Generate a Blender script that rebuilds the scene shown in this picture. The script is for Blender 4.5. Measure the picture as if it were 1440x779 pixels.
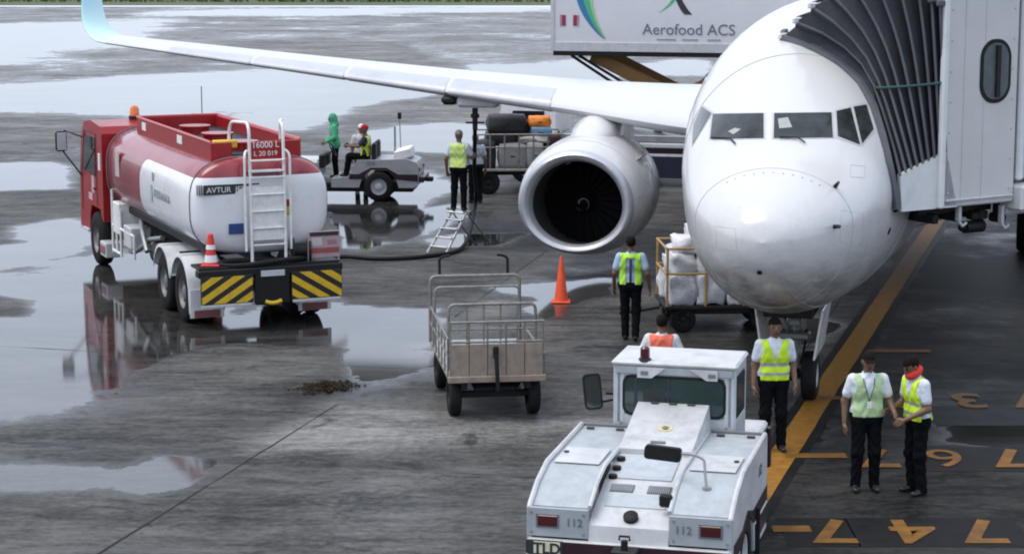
import bpy, bmesh, math, random
import numpy as np
from mathutils import Vector, Matrix
from mathutils.bvhtree import BVHTree
R = math.radians
random.seed(7)
rng = np.random.default_rng(7)
for o in list(bpy.data.objects): bpy.data.objects.remove(o)
scene = bpy.context.scene
col = scene.collection

# ------------------------------------------------------------------ camera
PW, PH = 1440.0, 779.0          # photograph size in pixels
FPX, HOR, CAMH = 3050.0, -110.0, 6.9
PITCH = math.atan((PH/2-HOR)/FPX)
cam_d = bpy.data.cameras.new('camera'); cam = bpy.data.objects.new('camera', cam_d); col.objects.link(cam)
cam.location = (0, 0, CAMH); cam.rotation_euler = (math.pi/2-PITCH, 0, 0)
cam_d.sensor_width = 36; cam_d.lens = FPX/PW*36; cam_d.clip_start = .5; cam_d.clip_end = 9000
scene.camera = cam
# ------------------------------------------------------------------ sky, sun, exposure
SUN_EL, SUN_AZ = R(64), R(-100)  # azimuth from +Y, negative = to the left
world = bpy.data.worlds.new('World'); scene.world = world; world.use_nodes = True
nt = world.node_tree; nt.nodes.clear()
wo = nt.nodes.new('ShaderNodeOutputWorld'); bg = nt.nodes.new('ShaderNodeBackground')
sky = nt.nodes.new('ShaderNodeTexSky'); sky.sky_type = 'NISHITA'; sky.sun_disc = False
sky.sun_elevation = SUN_EL; sky.sun_rotation = SUN_AZ; sky.air_density = 1.0; sky.dust_density = 3.0
tc = nt.nodes.new('ShaderNodeTexCoord'); nz = nt.nodes.new('ShaderNodeTexNoise')
nz.inputs['Scale'].default_value = 2.2; nz.inputs['Detail'].default_value = 5
mp = nt.nodes.new('ShaderNodeMapping'); mp.inputs['Scale'].default_value = (1, 1, 3.0)
rp = nt.nodes.new('ShaderNodeValToRGB'); rp.color_ramp.elements[0].position = .25; rp.color_ramp.elements[1].position = .75
rp.color_ramp.elements[0].color = (.62,)*3+(1,); rp.color_ramp.elements[1].color = (.97,)*3+(1,)
mx = nt.nodes.new('ShaderNodeMix'); mx.data_type = 'RGBA'
mx.inputs[7].default_value = (9.0, 10.0, 11.9, 1)      # overcast cloud layer
nt.links.new(tc.outputs['Generated'], mp.inputs['Vector']); nt.links.new(mp.outputs[0], nz.inputs['Vector'])
nt.links.new(nz.outputs[0], rp.inputs[0]); nt.links.new(rp.outputs[0], mx.inputs[0])
nt.links.new(sky.outputs[0], mx.inputs[6]); nt.links.new(mx.outputs[2], bg.inputs[0]); nt.links.new(bg.outputs[0], wo.inputs[0])
bg.inputs[1].default_value = .10
sun_d = bpy.data.lights.new('sun', 'SUN'); sun = bpy.data.objects.new('sun', sun_d); col.objects.link(sun)
sun_d.energy = 1.5; sun_d.angle = R(35); sun_d.color = (1, .93, .83)
sdir = Vector((math.sin(SUN_AZ)*math.cos(SUN_EL), math.cos(SUN_AZ)*math.cos(SUN_EL), math.sin(SUN_EL)))
sun.rotation_euler = sdir.to_track_quat('Z', 'Y').to_euler(); sun.location = (0, 30, 60)
vs = scene.view_settings
vs.view_transform = 'Standard'; vs.look = 'None'; vs.gamma = 1; vs.use_curve_mapping = False; vs.exposure = 0.42
scene.cycles.filter_width = 2.0     # the photograph is soft

# ------------------------------------------------------------------ pixel -> place
_c, _s = math.cos(PITCH), math.sin(PITCH)
CAM = Vector((0, 0, CAMH))
def ray(px, py):
    a, b = (px-PW/2)/FPX, (PH/2-py)/FPX
    return Vector((a, _c+b*_s, -_s+b*_c))
def G(px, py, z=0.0):                      # point at height z
    d = ray(px, py); return CAM+d*((z-CAMH)/d.z)
def atY(px, py, Y):
    d = ray(px, py); return CAM+d*(Y/d.y)
def onplane(px, py, p0, n):
    d = ray(px, py); return CAM+d*((p0-CAM).dot(n)/d.dot(n))

# ------------------------------------------------------------------ materials
MATS = {}
def nodes_of(m): return m.node_tree.nodes, m.node_tree.links
def mat(name, c, rough=.5, metal=0, vary=.12, dirt=0.0, scale=6, coat=0, bump=0, bscale=60, spec=.5, alpha=None, trans=0, emit=0, dcol=(.05,.045,.04)):
    if name in MATS: return MATS[name]
    m = bpy.data.materials.new(name); m.use_nodes = True; N, L = nodes_of(m)
    p = N['Principled BSDF']
    p.inputs['Roughness'].default_value = rough; p.inputs['Metallic'].default_value = metal
    p.inputs['Specular IOR Level'].default_value = spec
    p.inputs['Coat Weight'].default_value = coat; p.inputs['Coat Roughness'].default_value = .08
    p.inputs['Transmission Weight'].default_value = trans
    t = N.new('ShaderNodeTexCoord')
    n1 = N.new('ShaderNodeTexNoise'); n1.inputs['Scale'].default_value = scale; n1.inputs['Detail'].default_value = 6; n1.inputs['Roughness'].default_value = .62
    L.new(t.outputs['Object'], n1.inputs['Vector'])
    r1 = N.new('ShaderNodeMapRange'); r1.inputs['From Min'].default_value = .3; r1.inputs['From Max'].default_value = .7
    r1.inputs['To Min'].default_value = 1-vary; r1.inputs['To Max'].default_value = 1+vary*.6
    L.new(n1.outputs[0], r1.inputs[0])
    mul = N.new('ShaderNodeVectorMath'); mul.operation = 'SCALE'; mul.inputs[0].default_value = c[:3]
    L.new(r1.outputs[0], mul.inputs['Scale'])
    out = mul.outputs[0]
    if dirt > 0:
        n2 = N.new('ShaderNodeTexNoise'); n2.inputs['Scale'].default_value = scale*.45; n2.inputs['Detail'].default_value = 9; n2.inputs['Roughness'].default_value = .72
        L.new(t.outputs['Object'], n2.inputs['Vector'])
        r2 = N.new('ShaderNodeMapRange'); r2.inputs['From Min'].default_value = .5; r2.inputs['From Max'].default_value = .75
        r2.inputs['To Max'].default_value = dirt; L.new(n2.outputs[0], r2.inputs[0])
        mm = N.new('ShaderNodeMix'); mm.data_type = 'RGBA'; mm.inputs[7].default_value = (*dcol, 1)
        L.new(r2.outputs[0], mm.inputs[0]); L.new(out, mm.inputs[6]); out = mm.outputs[2]
    L.new(out, p.inputs['Base Color'])
    rr = N.new('ShaderNodeMapRange'); rr.inputs['To Min'].default_value = max(0, rough-.08); rr.inputs['To Max'].default_value = min(1, rough+.1)
    L.new(n1.outputs[0], rr.inputs[0]); L.new(rr.outputs[0], p.inputs['Roughness'])
    if bump:
        n3 = N.new('ShaderNodeTexNoise'); n3.inputs['Scale'].default_value = bscale; n3.inputs['Detail'].default_value = 4
        L.new(t.outputs['Object'], n3.inputs['Vector'])
        b = N.new('ShaderNodeBump'); b.inputs['Strength'].default_value = bump; b.inputs['Distance'].default_value = .02
        L.new(n3.outputs[0], b.inputs['Height']); L.new(b.outputs[0], p.inputs['Normal'])
    if emit:
        p.inputs['Emission Color'].default_value = (*c[:3], 1); p.inputs['Emission Strength'].default_value = emit
    MATS[name] = m; return m
white = mat('white_paint', (.80, .80, .80), .32, dirt=.22, scale=2.2, coat=.3)
plane_white = None
tugwhite = mat('tug_white', (.52, .53, .54), .42, vary=.12, dirt=.5, scale=5, coat=.1, dcol=(.17,.16,.145))
tugdeck = mat('tug_deck', (.38, .41, .435), .5, vary=.14, dirt=.5, scale=7, dcol=(.25,.25,.24))
tugface = mat('tug_face', (.32, .345, .37), .4, vary=.1, dirt=.3, scale=5, dcol=(.2,.19,.18))
grey = mat('grey_metal', (.32, .33, .34), .4, .6, dirt=.3)
lgrey = mat('light_grey', (.5, .51, .52), .45, 0, dirt=.3)
steel = mat('galvanised_steel', (.25, .24, .22), .45, .5, vary=.3, dirt=.5, scale=14, dcol=(.09,.06,.04))
dark = mat('dark_metal', (.013, .013, .014), .5, .0, spec=.25, dirt=.2, dcol=(.06,.05,.045))
black = mat('black_rubber', (.010, .010, .011), .6, dirt=.3, scale=9, spec=.25, dcol=(.04,.038,.035))
tyrem = mat('tyre_rubber', (.010, .010, .011), .75, dirt=.35, scale=6, bump=.3, spec=.2, dcol=(.045,.042,.04))
glass = mat('dark_glass', (.012, .016, .018), .04, 0, vary=.05, spec=.8)
greenglass = mat('green_glass', (.022, .042, .040), .04, 0, vary=.25, scale=3, spec=.8)
red = mat('red_paint', (.31, .007, .010), .32, vary=.15, dirt=.3, coat=.15, dcol=(.1,.03,.03))
redlens = mat('red_lens', (.06, .006, .008), .2, vary=.3, coat=.5)
maroon = mat('maroon_paint', (.024, .006, .013), .35, dirt=.3, coat=.2)
yellow = mat('hazard_yellow', (.68, .44, .02), .45, dirt=.35, scale=10, dcol=(.1,.08,.03))
orange = mat('cone_orange', (.78, .085, .022), .5, dirt=.25, scale=12)
amber = mat('amber_lens', (.65, .17, .03), .25, coat=.4)
brown = mat('brown_lift_paint', (.23, .115, .028), .5, dirt=.45, scale=5)
ochre = mat('ochre_frame', (.40, .25, .09), .55, vary=.3, dirt=.4, scale=14)
navy = mat('navy_paint', (.012, .014, .035), .35, dirt=.25, coat=.2)
paper = mat('text_white', (.75, .75, .74), .5, dirt=.2)
textgrey = mat('text_grey', (.14, .15, .16), .5)
textdark = mat('text_dark', (.02, .025, .03), .5)
chrome = mat('polished_lip', (.52, .53, .56), .42, .55, vary=.08, dirt=.1)

# ------------------------------------------------------------------ mesh builder
class MB:
    def __init__(s): s.v, s.f, s.mi, s.cur, s.T = [], [], [], 0, None
    def add(s, V, F):
        b = len(s.v)
        for p in V:
            p = Vector(p); s.v.append(s.T @ p if s.T else p)
        for f in F: s.f.append([i+b for i in f]); s.mi.append(s.cur)
    def box(s, c, d, bev=0.0, rot=None):
        c = Vector(c); h = [x/2 for x in d]; b = min(bev, min(h)*.9)
        RM = rot if rot is not None else Matrix.Identity(3)
        if b <= 0:
            V = [c+RM@Vector((sx*h[0], sy*h[1], sz*h[2])) for sx in (-1,1) for sy in (-1,1) for sz in (-1,1)]
            s.add(V, [(0,1,3,2),(4,6,7,5),(0,4,5,1),(2,3,7,6),(0,2,6,4),(1,5,7,3)]); return
        V, idx = [], {}
        sg = [(a,bb,cc) for a in (-1,1) for bb in (-1,1) for cc in (-1,1)]
        for q in sg:
            for ax in range(3):
                p = [q[k]*(h[k] if k == ax else h[k]-b) for k in range(3)]
                idx[(q, ax)] = len(V); V.append(c+RM@Vector(p))
        F = []
        for ax in range(3):
            o1, o2 = [k for k in range(3) if k != ax]
            for sgn in (-1, 1):
                l = []
                for a, bb in ((-1,-1),(1,-1),(1,1),(-1,1)):
                    q = [0,0,0]; q[ax] = sgn; q[o1] = a; q[o2] = bb; l.append(idx[(tuple(q), ax)])
                F.append(l)
            for a in (-1,1):
                for bb in (-1,1):
                    q0 = [0,0,0]; q0[ax] = -1; q0[o1] = a; q0[o2] = bb; q1 = list(q0); q1[ax] = 1
                    q0, q1 = tuple(q0), tuple(q1)
                    F.append([idx[(q0,o1)], idx[(q0,o2)], idx[(q1,o2)], idx[(q1,o1)]])
        for q in sg: F.append([idx[(q,k)] for k in range(3)])
        s.add(V, F)
    def loft(s, rings, closed=True, cap=True):
        n = len(rings[0]); V = [p for r in rings for p in r]; F = []
        for i in range(len(rings)-1):
            for j in range(n if closed else n-1):
                k = (j+1) % n
                F.append((i*n+j, i*n+k, (i+1)*n+k, (i+1)*n+j))
        if cap: F.append(list(range(n))[::-1]); F.append([(len(rings)-1)*n+j for j in range(n)])
        s.add(V, F)
    def cyl(s, p0, p1, r, r1=None, n=14, cap=True):
        p0, p1 = Vector(p0), Vector(p1); r1 = r if r1 is None else r1
        d = (p1-p0).normalized(); u = d.orthogonal().normalized(); w = d.cross(u)
        rg = lambda p, q: [p+(u*math.cos(2*math.pi*i/n)+w*math.sin(2*math.pi*i/n))*q for i in range(n)]
        s.loft([rg(p0, r), rg(p1, r1)], True, cap)
    def tube(s, pts, r, n=7, closed=False):
        P = [Vector(p) for p in pts]; m = len(P); rings = []; u = None
        for i in range(m):
            a = P[(i-1) % m] if (closed or i > 0) else P[i]; b = P[(i+1) % m] if (closed or i < m-1) else P[i]
            d = (b-a).normalized()
            u = d.orthogonal().normalized() if u is None else (u-d*u.dot(d)).normalized()
            w = d.cross(u); rad = r[i] if isinstance(r, (list, tuple)) else r
            rings.append([P[i]+(u*math.cos(2*math.pi*k/n)+w*math.sin(2*math.pi*k/n))*rad for k in range(n)])
        if closed: rings.append(rings[0]); s.loft(rings, True, False)
        else: s.loft(rings, True, True)
    def prism(s, poly, o, u, v, n, t):
        o, u, v, n = Vector(o), Vector(u), Vector(v), Vector(n)
        A = [o+u*a+v*b for a, b in poly]
        s.loft([A, [p+n*t for p in A]], True, True)
    def lathe(s, prof, o, ax, n=28, cap=False):
        o, ax = Vector(o), Vector(ax).normalized(); u = ax.orthogonal().normalized(); w = ax.cross(u)
        s.loft([[o+ax*h+(u*math.cos(2*math.pi*i/n)+w*math.sin(2*math.pi*i/n))*r for i in range(n)] for h, r in prof], True, cap)
    def build(s, name, m, parent=None, ang=35, fix=True):
        me = bpy.data.meshes.new(name); me.from_pydata([tuple(p) for p in s.v], [], s.f)
        for k in (m if isinstance(m, (list, tuple)) else [m]): me.materials.append(k)
        me.polygons.foreach_set('material_index', s.mi)
        if fix:
            bm = bmesh.new(); bm.from_mesh(me); bmesh.ops.recalc_face_normals(bm, faces=bm.faces); bm.to_mesh(me); bm.free()
        me.polygons.foreach_set('use_smooth', [True]*len(me.polygons))
        me.set_sharp_from_angle(angle=R(ang)); me.update()
        return link(name, me, parent)
def link(name, me, parent=None):
    o = bpy.data.objects.new(name, me); col.objects.link(o)
    if parent is not None: o.parent = parent
    return o
def tag(o, label, cat=None, group=None, kind=None):
    if label: o['label'] = label
    if cat: o['category'] = cat
    if group: o['group'] = group
    if kind: o['kind'] = kind
    return o
def thing(name, label, cat, loc=(0,0,0), rz=0, group=None):
    o = bpy.data.objects.new(name, None); col.objects.link(o); o.location = loc; o.rotation_euler = (0, 0, rz)
    o.empty_display_size = .3
    return tag(o, label, cat, group)
def copy_tree(o, parent=None):
    c = o.copy(); col.objects.link(c); c.parent = parent
    for ch in list(o.children): copy_tree(ch, c)
    return c
def B(name, m, parent, *boxes, bev=.01):
    mb = MB()
    for b in boxes: mb.box(b[0], b[1], b[2] if len(b) > 2 else bev, b[3] if len(b) > 3 else None)
    return mb.build(name, m, parent)
def TB(name, m, parent, paths, r, n=7):
    for p in paths: mb = MB(); mb.tube(p, r, n); o = mb.build(name, m, parent, 50)
    return o
def text(name, body, size, m, parent, o, u, v, depth=.004, xs=1.0, align='CENTER', bold=0.0):
    """flat lettering: origin o, u along the line, v up; lies in the u,v plane, facing u x v"""
    cu = bpy.data.curves.new('t', 'FONT'); cu.body = body; cu.size = size; cu.extrude = depth/2; cu.align_x = align; cu.offset = bold
    ob = bpy.data.objects.new('t', cu); col.objects.link(ob)
    dg = bpy.context.evaluated_depsgraph_get(); me = bpy.data.meshes.new_from_object(ob.evaluated_get(dg))
    bpy.data.objects.remove(ob); bpy.data.curves.remove(cu)
    u, v = Vector(u).normalized(), Vector(v).normalized(); w = u.cross(v)
    M = Matrix(((u.x*xs, v.x, w.x, o[0]), (u.y*xs, v.y, w.y, o[1]), (u.z*xs, v.z, w.z, o[2]), (0,0,0,1)))
    me.transform(M); me.materials.clear(); me.materials.append(m)
    return link(name, me, parent)
def wheel(parent, c, r, w, side, hubm, name='wheel', hubr=.55, nuts=6):
    """axle along local Y; side=+1 outer face towards +Y"""
    c = Vector(c); ax = Vector((0, side, 0)); h = w/2
    mb = MB()
    mb.lathe([(-h, r*.55), (-h, r*.86), (-h*.82, r*.96), (-h*.5, r), (h*.5, r), (h*.82, r*.96), (h, r*.86), (h, r*.56), (h*.75, r*.55)], c, ax, 28)
    t = mb.build(name, tyrem, parent, 40)
    mb = MB()
    mb.lathe([(h*.9, r*hubr*1.04), (h*.86, r*hubr*.96), (h*.45, r*hubr*.85), (h*.35, r*hubr*.5), (h*.65, r*hubr*.42), (h*.8, r*hubr*.2), (h*.8, .001)], c, ax, 24)
    for i in range(nuts):
        a = 2*math.pi*i/nuts; p = c+Vector((math.cos(a), 0, math.sin(a)))*r*hubr*.62
        mb.cyl(p+ax*h*.3, p+ax*h*.62, r*.045, n=6)
    mb.build('rim', hubm, t, 30)
    return t
# ------------------------------------------------------------------ apron with puddles
def ground_poly(pts): return np.array([[*G(x, y).xy] for x, y in pts])
def sdist(P, poly):
    """signed distance (negative inside) of points P to polygon"""
    d = np.full(len(P), 1e9); inside = np.zeros(len(P), bool); n = len(poly)
    for i in range(n):
        a, b = poly[i], poly[(i+1) % n]; e = b-a; w = P-a
        t = np.clip((w@e)/max(e@e, 1e-9), 0, 1); d = np.minimum(d, np.hypot(*(w-t[:, None]*e).T))
        c = ((a[1] <= P[:, 1]) != (b[1] <= P[:, 1]))
        xs = a[0]+(P[:, 1]-a[1])*e[0]/(e[1] if abs(e[1]) > 1e-9 else 1e-9)
        inside ^= c & (P[:, 0] < xs)
    return np.where(inside, -d, d)
PUDDLES = [
 [(-300,398),(60,385),(120,362),(230,350),(330,440),(470,430),(600,438),(625,480),(600,520),(540,555),(480,560),(470,520),(440,490),(330,492),(230,520),(190,548),(90,572),(0,586),(-300,600)],
 [(-60,652),(90,655),(175,664),(170,684),(60,690),(-60,696)], [(178,664),(235,644),(308,646),(262,682),(200,698),(172,690)],
 [(20,318),(100,308),(150,335),(110,352),(30,346)], [(-60,230),(70,228),(104,240),(96,266),(-60,270)],
 [(480,292),(560,300),(640,286),(660,300),(610,330),(520,352),(470,350)], [(590,335),(650,330),(735,328),(700,345),(620,350)],
 [(440,270),(600,240),(640,262),(590,300),(470,305)],
 [(690,404),(760,400),(860,392),(850,415),(800,430),(770,448),(740,440),(760,420)],
 [(1325,596),(1440,586),(1540,590),(1540,628),(1420,632),(1335,622)], [(1100,585),(1160,600),(1150,625),(1095,612)],
 [(1040,455),(1120,440),(1180,455),(1160,480),(1070,490)],
 [(0,380),(120,352),(60,340),(-60,350)], [(480,180),(640,172),(720,182),(640,215),(520,212)],
 [(120,110),(420,95),(640,120),(560,150),(250,165),(-100,160),(-100,125)], [(-200,40),(60,32),(250,28),(200,60),(0,92),(-200,100)],
 [(330,160),(560,150),(620,170),(480,190),(300,188)], [(900,88),(1000,84),(1000,108),(900,104)], [(640,90),(860,86),(880,128),(700,118)],
 [(150,16),(800,8),(900,12),(560,20),(220,22)],
]
DRYS = [[(240,500),(330,484),(470,492),(478,535),(400,552),(260,540),(190,535)], [(-60,405),(40,425),(40,445),(-60,445)],
 [(500,372),(590,350),(720,352),(600,432),(500,425)], [(0,275),(100,275),(110,305),(0,300)], [(0,160),(200,178),(420,182),(520,150),(660,130),(760,150),(600,172),(450,200),(90,205),(0,185)],
 [(300,60),(560,62),(600,85),(420,92),(250,80)]]
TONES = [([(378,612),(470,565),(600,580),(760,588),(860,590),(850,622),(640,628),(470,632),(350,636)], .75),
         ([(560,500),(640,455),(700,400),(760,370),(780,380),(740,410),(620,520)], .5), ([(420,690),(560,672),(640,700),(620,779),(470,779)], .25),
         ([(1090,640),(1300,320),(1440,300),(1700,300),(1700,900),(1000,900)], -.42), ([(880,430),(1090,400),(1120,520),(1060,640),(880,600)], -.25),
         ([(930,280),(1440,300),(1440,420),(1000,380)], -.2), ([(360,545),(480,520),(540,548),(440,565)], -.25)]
def grade(lo, hi, step, outlo, outhi, g=1.22):
    a = list(np.arange(lo, hi+1e-6, step)); s = step; x = hi
    while x < outhi: s *= g; x += s; a.append(x)
    s = step; x = lo; pre = []
    while x > outlo: s *= g; x -= s; pre.append(x)
    return np.array(pre[::-1]+a)
gx = grade(-13, 11, .16, -700, 700); gy = grade(20, 62, .22, -60, 176, 1.06); gy = gy[gy < 186]
XX, YY = np.meshgrid(gx, gy); P2 = np.c_[XX.ravel(), YY.ravel()]
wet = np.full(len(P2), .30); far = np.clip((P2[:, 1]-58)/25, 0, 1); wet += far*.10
for i, pl in enumerate(PUDDLES):
    q = ground_poly(pl); sz = max(.7, .15*np.sqrt(abs(np.ptp(q[:, 0])*np.ptp(q[:, 1]))))
    wet = np.maximum(wet, .30+.45*np.clip(.5-sdist(P2, q)/sz, 0, 1))
for pl in DRYS:
    q = ground_poly(pl); sz = max(.5, .07*np.sqrt(abs(np.ptp(q[:, 0])*np.ptp(q[:, 1]))))
    wet -= .42*np.clip(.5-sdist(P2, q)/sz, 0, 1)
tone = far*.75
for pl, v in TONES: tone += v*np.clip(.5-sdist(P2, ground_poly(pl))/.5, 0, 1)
nx_, ny_ = len(gx), len(gy)
idx = np.arange(nx_*ny_).reshape(ny_, nx_)
quads = np.stack([idx[:-1, :-1], idx[:-1, 1:], idx[1:, 1:], idx[1:, :-1]], -1).reshape(-1, 4)
me = bpy.data.meshes.new('apron'); me.from_pydata(np.c_[P2, np.zeros(len(P2))].tolist(), [], quads.tolist())
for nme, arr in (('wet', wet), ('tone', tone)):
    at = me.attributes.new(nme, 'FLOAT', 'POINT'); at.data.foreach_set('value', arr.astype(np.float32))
m = bpy.data.materials.new('wet_concrete'); m.use_nodes = True; N, L = nodes_of(m); p = N['Principled BSDF']
def nd(t, **k):
    n = N.new(t)
    for a, b in k.items(): setattr(n, a, b)
    return n
def math_(op, a, b=None, c=None, clamp=False):
    n = N.new('ShaderNodeMath'); n.operation = op; n.use_clamp = clamp
    for i, x in enumerate((a, b, c)):
        if x is None: continue
        if hasattr(x, 'is_output'): L.new(x, n.inputs[i])
        else: n.inputs[i].default_value = x
    return n.outputs[0]
def noise_(sc, det=5, ro=.6, stretch=None, rot=0, dist=0):
    n = N.new('ShaderNodeTexNoise'); n.inputs['Scale'].default_value = sc; n.inputs['Detail'].default_value = det; n.inputs['Roughness'].default_value = ro; n.inputs['Distortion'].default_value = dist
    t = N.new('ShaderNodeTexCoord')
    if stretch:
        mpn = N.new('ShaderNodeMapping'); mpn.inputs['Scale'].default_value = stretch; mpn.inputs['Rotation'].default_value = (0, 0, rot)
        L.new(t.outputs['Object'], mpn.inputs[0]); L.new(mpn.outputs[0], n.inputs['Vector'])
    else: L.new(t.outputs['Object'], n.inputs['Vector'])
    return n.outputs[0]
def rng_(x, a, b, c=0, d=1, smooth=True):
    n = N.new('ShaderNodeMapRange'); n.interpolation_type = 'SMOOTHSTEP' if smooth else 'LINEAR'
    for k, q in zip(('From Min','From Max','To Min','To Max'), (a, b, c, d)): n.inputs[k].default_value = q
    L.new(x, n.inputs[0]); return n.outputs[0]
def mixc(f, a, b):
    n = N.new('ShaderNodeMix'); n.data_type = 'RGBA'
    for i, x in ((0, f), (6, a), (7, b)):
        if hasattr(x, 'is_output'): L.new(x, n.inputs[i])
        else: n.inputs[i].default_value = x if i == 0 else (*x, 1)
    return n.outputs[2]
aw = nd('ShaderNodeAttribute', attribute_name='wet').outputs['Fac']; at_ = nd('ShaderNodeAttribute', attribute_name='tone').outputs['Fac']
nA = noise_(.16, 7, .58, (1, 1.15, 1), 0, .4); nB = noise_(1.1, 6, .6); nC = noise_(.45, 9, .74, (.55, 1.3, 1), R(8)); nF = noise_(9, 5, .7)
w = math_('ADD', aw, math_('MULTIPLY', math_('SUBTRACT', nA, .5), .75))
w = math_('ADD', w, math_('MULTIPLY', math_('SUBTRACT', nB, .5), .44)); w = math_('ADD', w, math_('MULTIPLY', math_('SUBTRACT', noise_(4.5, 6, .65), .5), .16))
pud = rng_(w, .50, .555); damp = rng_(w, .26, .55)
nG = noise_(2.6, 9, .8, (.5, 1.6, 1), R(4))
sh = math_('ADD', math_('ADD', math_('MULTIPLY', nC, .42), math_('MULTIPLY', nF, .22)), math_('MULTIPLY', nG, .36))
base = mixc(rng_(sh, .38, .64), (.016, .0162, .0163), (.142, .138, .131))
st_ = rng_(noise_(.8, 8, .75, (1, 1, 1), 0, 1.2), .56, .66, 0, .75); base = mixc(st_, base, (.012, .0115, .011))
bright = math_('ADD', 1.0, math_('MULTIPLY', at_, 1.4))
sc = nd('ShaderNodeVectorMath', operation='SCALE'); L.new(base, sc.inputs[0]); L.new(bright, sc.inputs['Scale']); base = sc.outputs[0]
wetc = nd('ShaderNodeVectorMath', operation='SCALE'); L.new(base, wetc.inputs[0]); wetc.inputs['Scale'].default_value = .5
base = mixc(damp, base, wetc.outputs[0])
L.new(base, p.inputs['Base Color'])
ro = math_('ADD', math_('MULTIPLY', damp, -.28), math_('ADD', .42, math_('MULTIPLY', nF, .16)))
ro = math_('ADD', math_('MULTIPLY', ro, math_('SUBTRACT', 1, pud)), math_('MULTIPLY', pud, .055))
L.new(ro, p.inputs['Roughness']); p.inputs['IOR'].default_value = 1.36; L.new(math_('ADD', math_('ADD', .06, math_('MULTIPLY', damp, .16)), math_('MULTIPLY', pud, .30)), p.inputs['Specular IOR Level'])
bp = nd('ShaderNodeBump'); bp.inputs['Distance'].default_value = .01
L.new(math_('ADD', .012, math_('MULTIPLY', math_('SUBTRACT', 1, pud), .35)), bp.inputs['Strength']); L.new(noise_(26, 5, .7), bp.inputs['Height']); L.new(bp.outputs[0], p.inputs['Normal'])
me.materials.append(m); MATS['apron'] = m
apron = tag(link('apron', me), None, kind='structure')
apron['label'] = 'wet grey concrete apron with wide puddles mirroring the sky'
# grass beyond the apron, down to the horizon
gm = mat('grass', (.055, .075, .018), .8, vary=.5, scale=.12, dirt=.5, dcol=(.10,.085,.03), bump=.6, bscale=2)
mb = MB(); mb.add([(-4000,186,-.02),(4000,178,-.02),(4000,6000,-.02),(-4000,6000,-.02)], [(0,1,2,3)])
g_ = tag(mb.build('grass', gm), 'strip of rough grass beyond the far edge of the apron', kind='structure')
gs = MB()
for i in range(5200):
    x = rng.uniform(-70, 75); y = 190+rng.uniform(0, 1)**2*60; h = rng.uniform(.12, .4); a = rng.uniform(0, math.pi); b_ = h*.5
    gs.add([(x-math.cos(a)*b_, y-math.sin(a)*b_, -.03), (x+math.cos(a)*b_, y+math.sin(a)*b_, -.03), (x+rng.uniform(-.2,.2), y+rng.uniform(-.2,.2), h)], [(0,1,2)])
tag(gs.build('grass_tufts', gm, None, fix=False), 'coarse grass tufts growing along the apron edge', 'grass', kind='stuff')
# ---- markings and joints
ylw = mat('worn_yellow_marking', (.29, .135, .022), .5, vary=.35, dirt=.35, scale=7, spec=.2, dcol=(.07,.06,.045))
num_m = mat('faded_number_marking', (.20, .095, .02), .5, vary=.4, dirt=.75, scale=4, dcol=(.03,.027,.023), spec=.2)
blk = mat('black_marking_ground', (.009, .009, .010), .5, vary=.3, dirt=.3, scale=3, spec=.15, dcol=(.04,.04,.04))
seal = mat('joint_sealant', (.012, .012, .012), .6, vary=.4, spec=.1)
def strip(name, a, b, w_, m_, z, lab=None, parent=None, jag=0):
    a, b = Vector(a), Vector(b); d = (b-a); n = Vector((-d.y, d.x, 0)).normalized()
    k = max(2, int(d.length/.5)); mb = MB(); V, F = [], []
    for i in range(k+1):
        q = a+d*(i/k); j1, j2 = (random.uniform(-jag, jag) for _ in '12')
        V += [(q.x-n.x*(w_/2+j1), q.y-n.y*(w_/2+j1), z), (q.x+n.x*(w_/2+j2), q.y+n.y*(w_/2+j2), z)]
        if i: F.append((2*i-2, 2*i-1, 2*i+1, 2*i))
    mb.add(V, F); o = mb.build(name, m_, parent, fix=False); o['kind'] = 'structure'
    if lab: o['label'] = lab
    return o
LA, LB = G(1068, 690), G(1325, 298); ld = (LB-LA).normalized(); l0 = LA-ld*6; l1 = LB+ld*30
strip('lead_in_line_border', l0, l1, .62, blk, .004, 'black painted border under the orange lead-in line', None, .015)
strip('lead_in_line', l0, l1, .36, ylw, .008, 'worn orange lead-in line running under the airliner', None, .008)
def bar(x0, x1, y, th): 
    c0, c1 = G(x0, y), G(x1, y); strip('stop_bar', c0, c1, th, num_m, .010, None)
for q in ((1086,1140,744,.26),(1104,1190,641,.24),(1152,1200,560,.24),(1222,1308,494,.22)): bar(*q)
for i, (x0, x1, y0, y1) in enumerate(((1198,1440,728,768),(1296,1480,628,662),(1306,1480,571,598),(1100,1200,728,768))):
    a, b = G((x0+x1)/2, y1), G((x0+x1)/2, y0); c0, c1 = G(x0, (y0+y1)/2), G(x1, (y0+y1)/2)
    strip('black_marking_panel', c0, c1, (b-a).length, blk, .004, 'black panel painted under the stand numbers')
for word, row, y, cs, wd in (('747', 0, 748, (1170, 1284, 1380), 1), ('767', 1, 645, (1234, 1330, 1420), 1), ('737', 2, 564, (1278, 1362, 1445), 1)):
    for ch, x in zip(word[::-1], cs):
        c = G(x, y); hgt = 1.0
        o = text('stand_number', ch, hgt*1.32, num_m, None, (c.x, c.y+.46, .0115), (-1, 0, 0), (0, -1, 0), .002, .80, bold=(0.0 if ch in '69' else .03)); o['kind'] = 'structure'
        o['label'] = 'faded orange digit painted on the apron for stopping aircraft types'
JD = Vector((math.sin(R(15.2)), math.cos(R(15.2)), 0)); JN = Vector((JD.y, -JD.x, 0))
j0 = G(480, 565)
for k in range(-3, 4):
    c = j0+JN*(6.0*k)
    if k == 0: strip('expansion_joint', c-JD*12, c-JD*.2, .026, seal, .0025, None, None, .012); strip('expansion_joint', G(640,445), G(770,352), .02, seal, .0025, None, None, .008)
    elif k > 0: strip('expansion_joint', c-JD*30, c+JD*130, .010, seal, .0025, None, None, .012)
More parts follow.
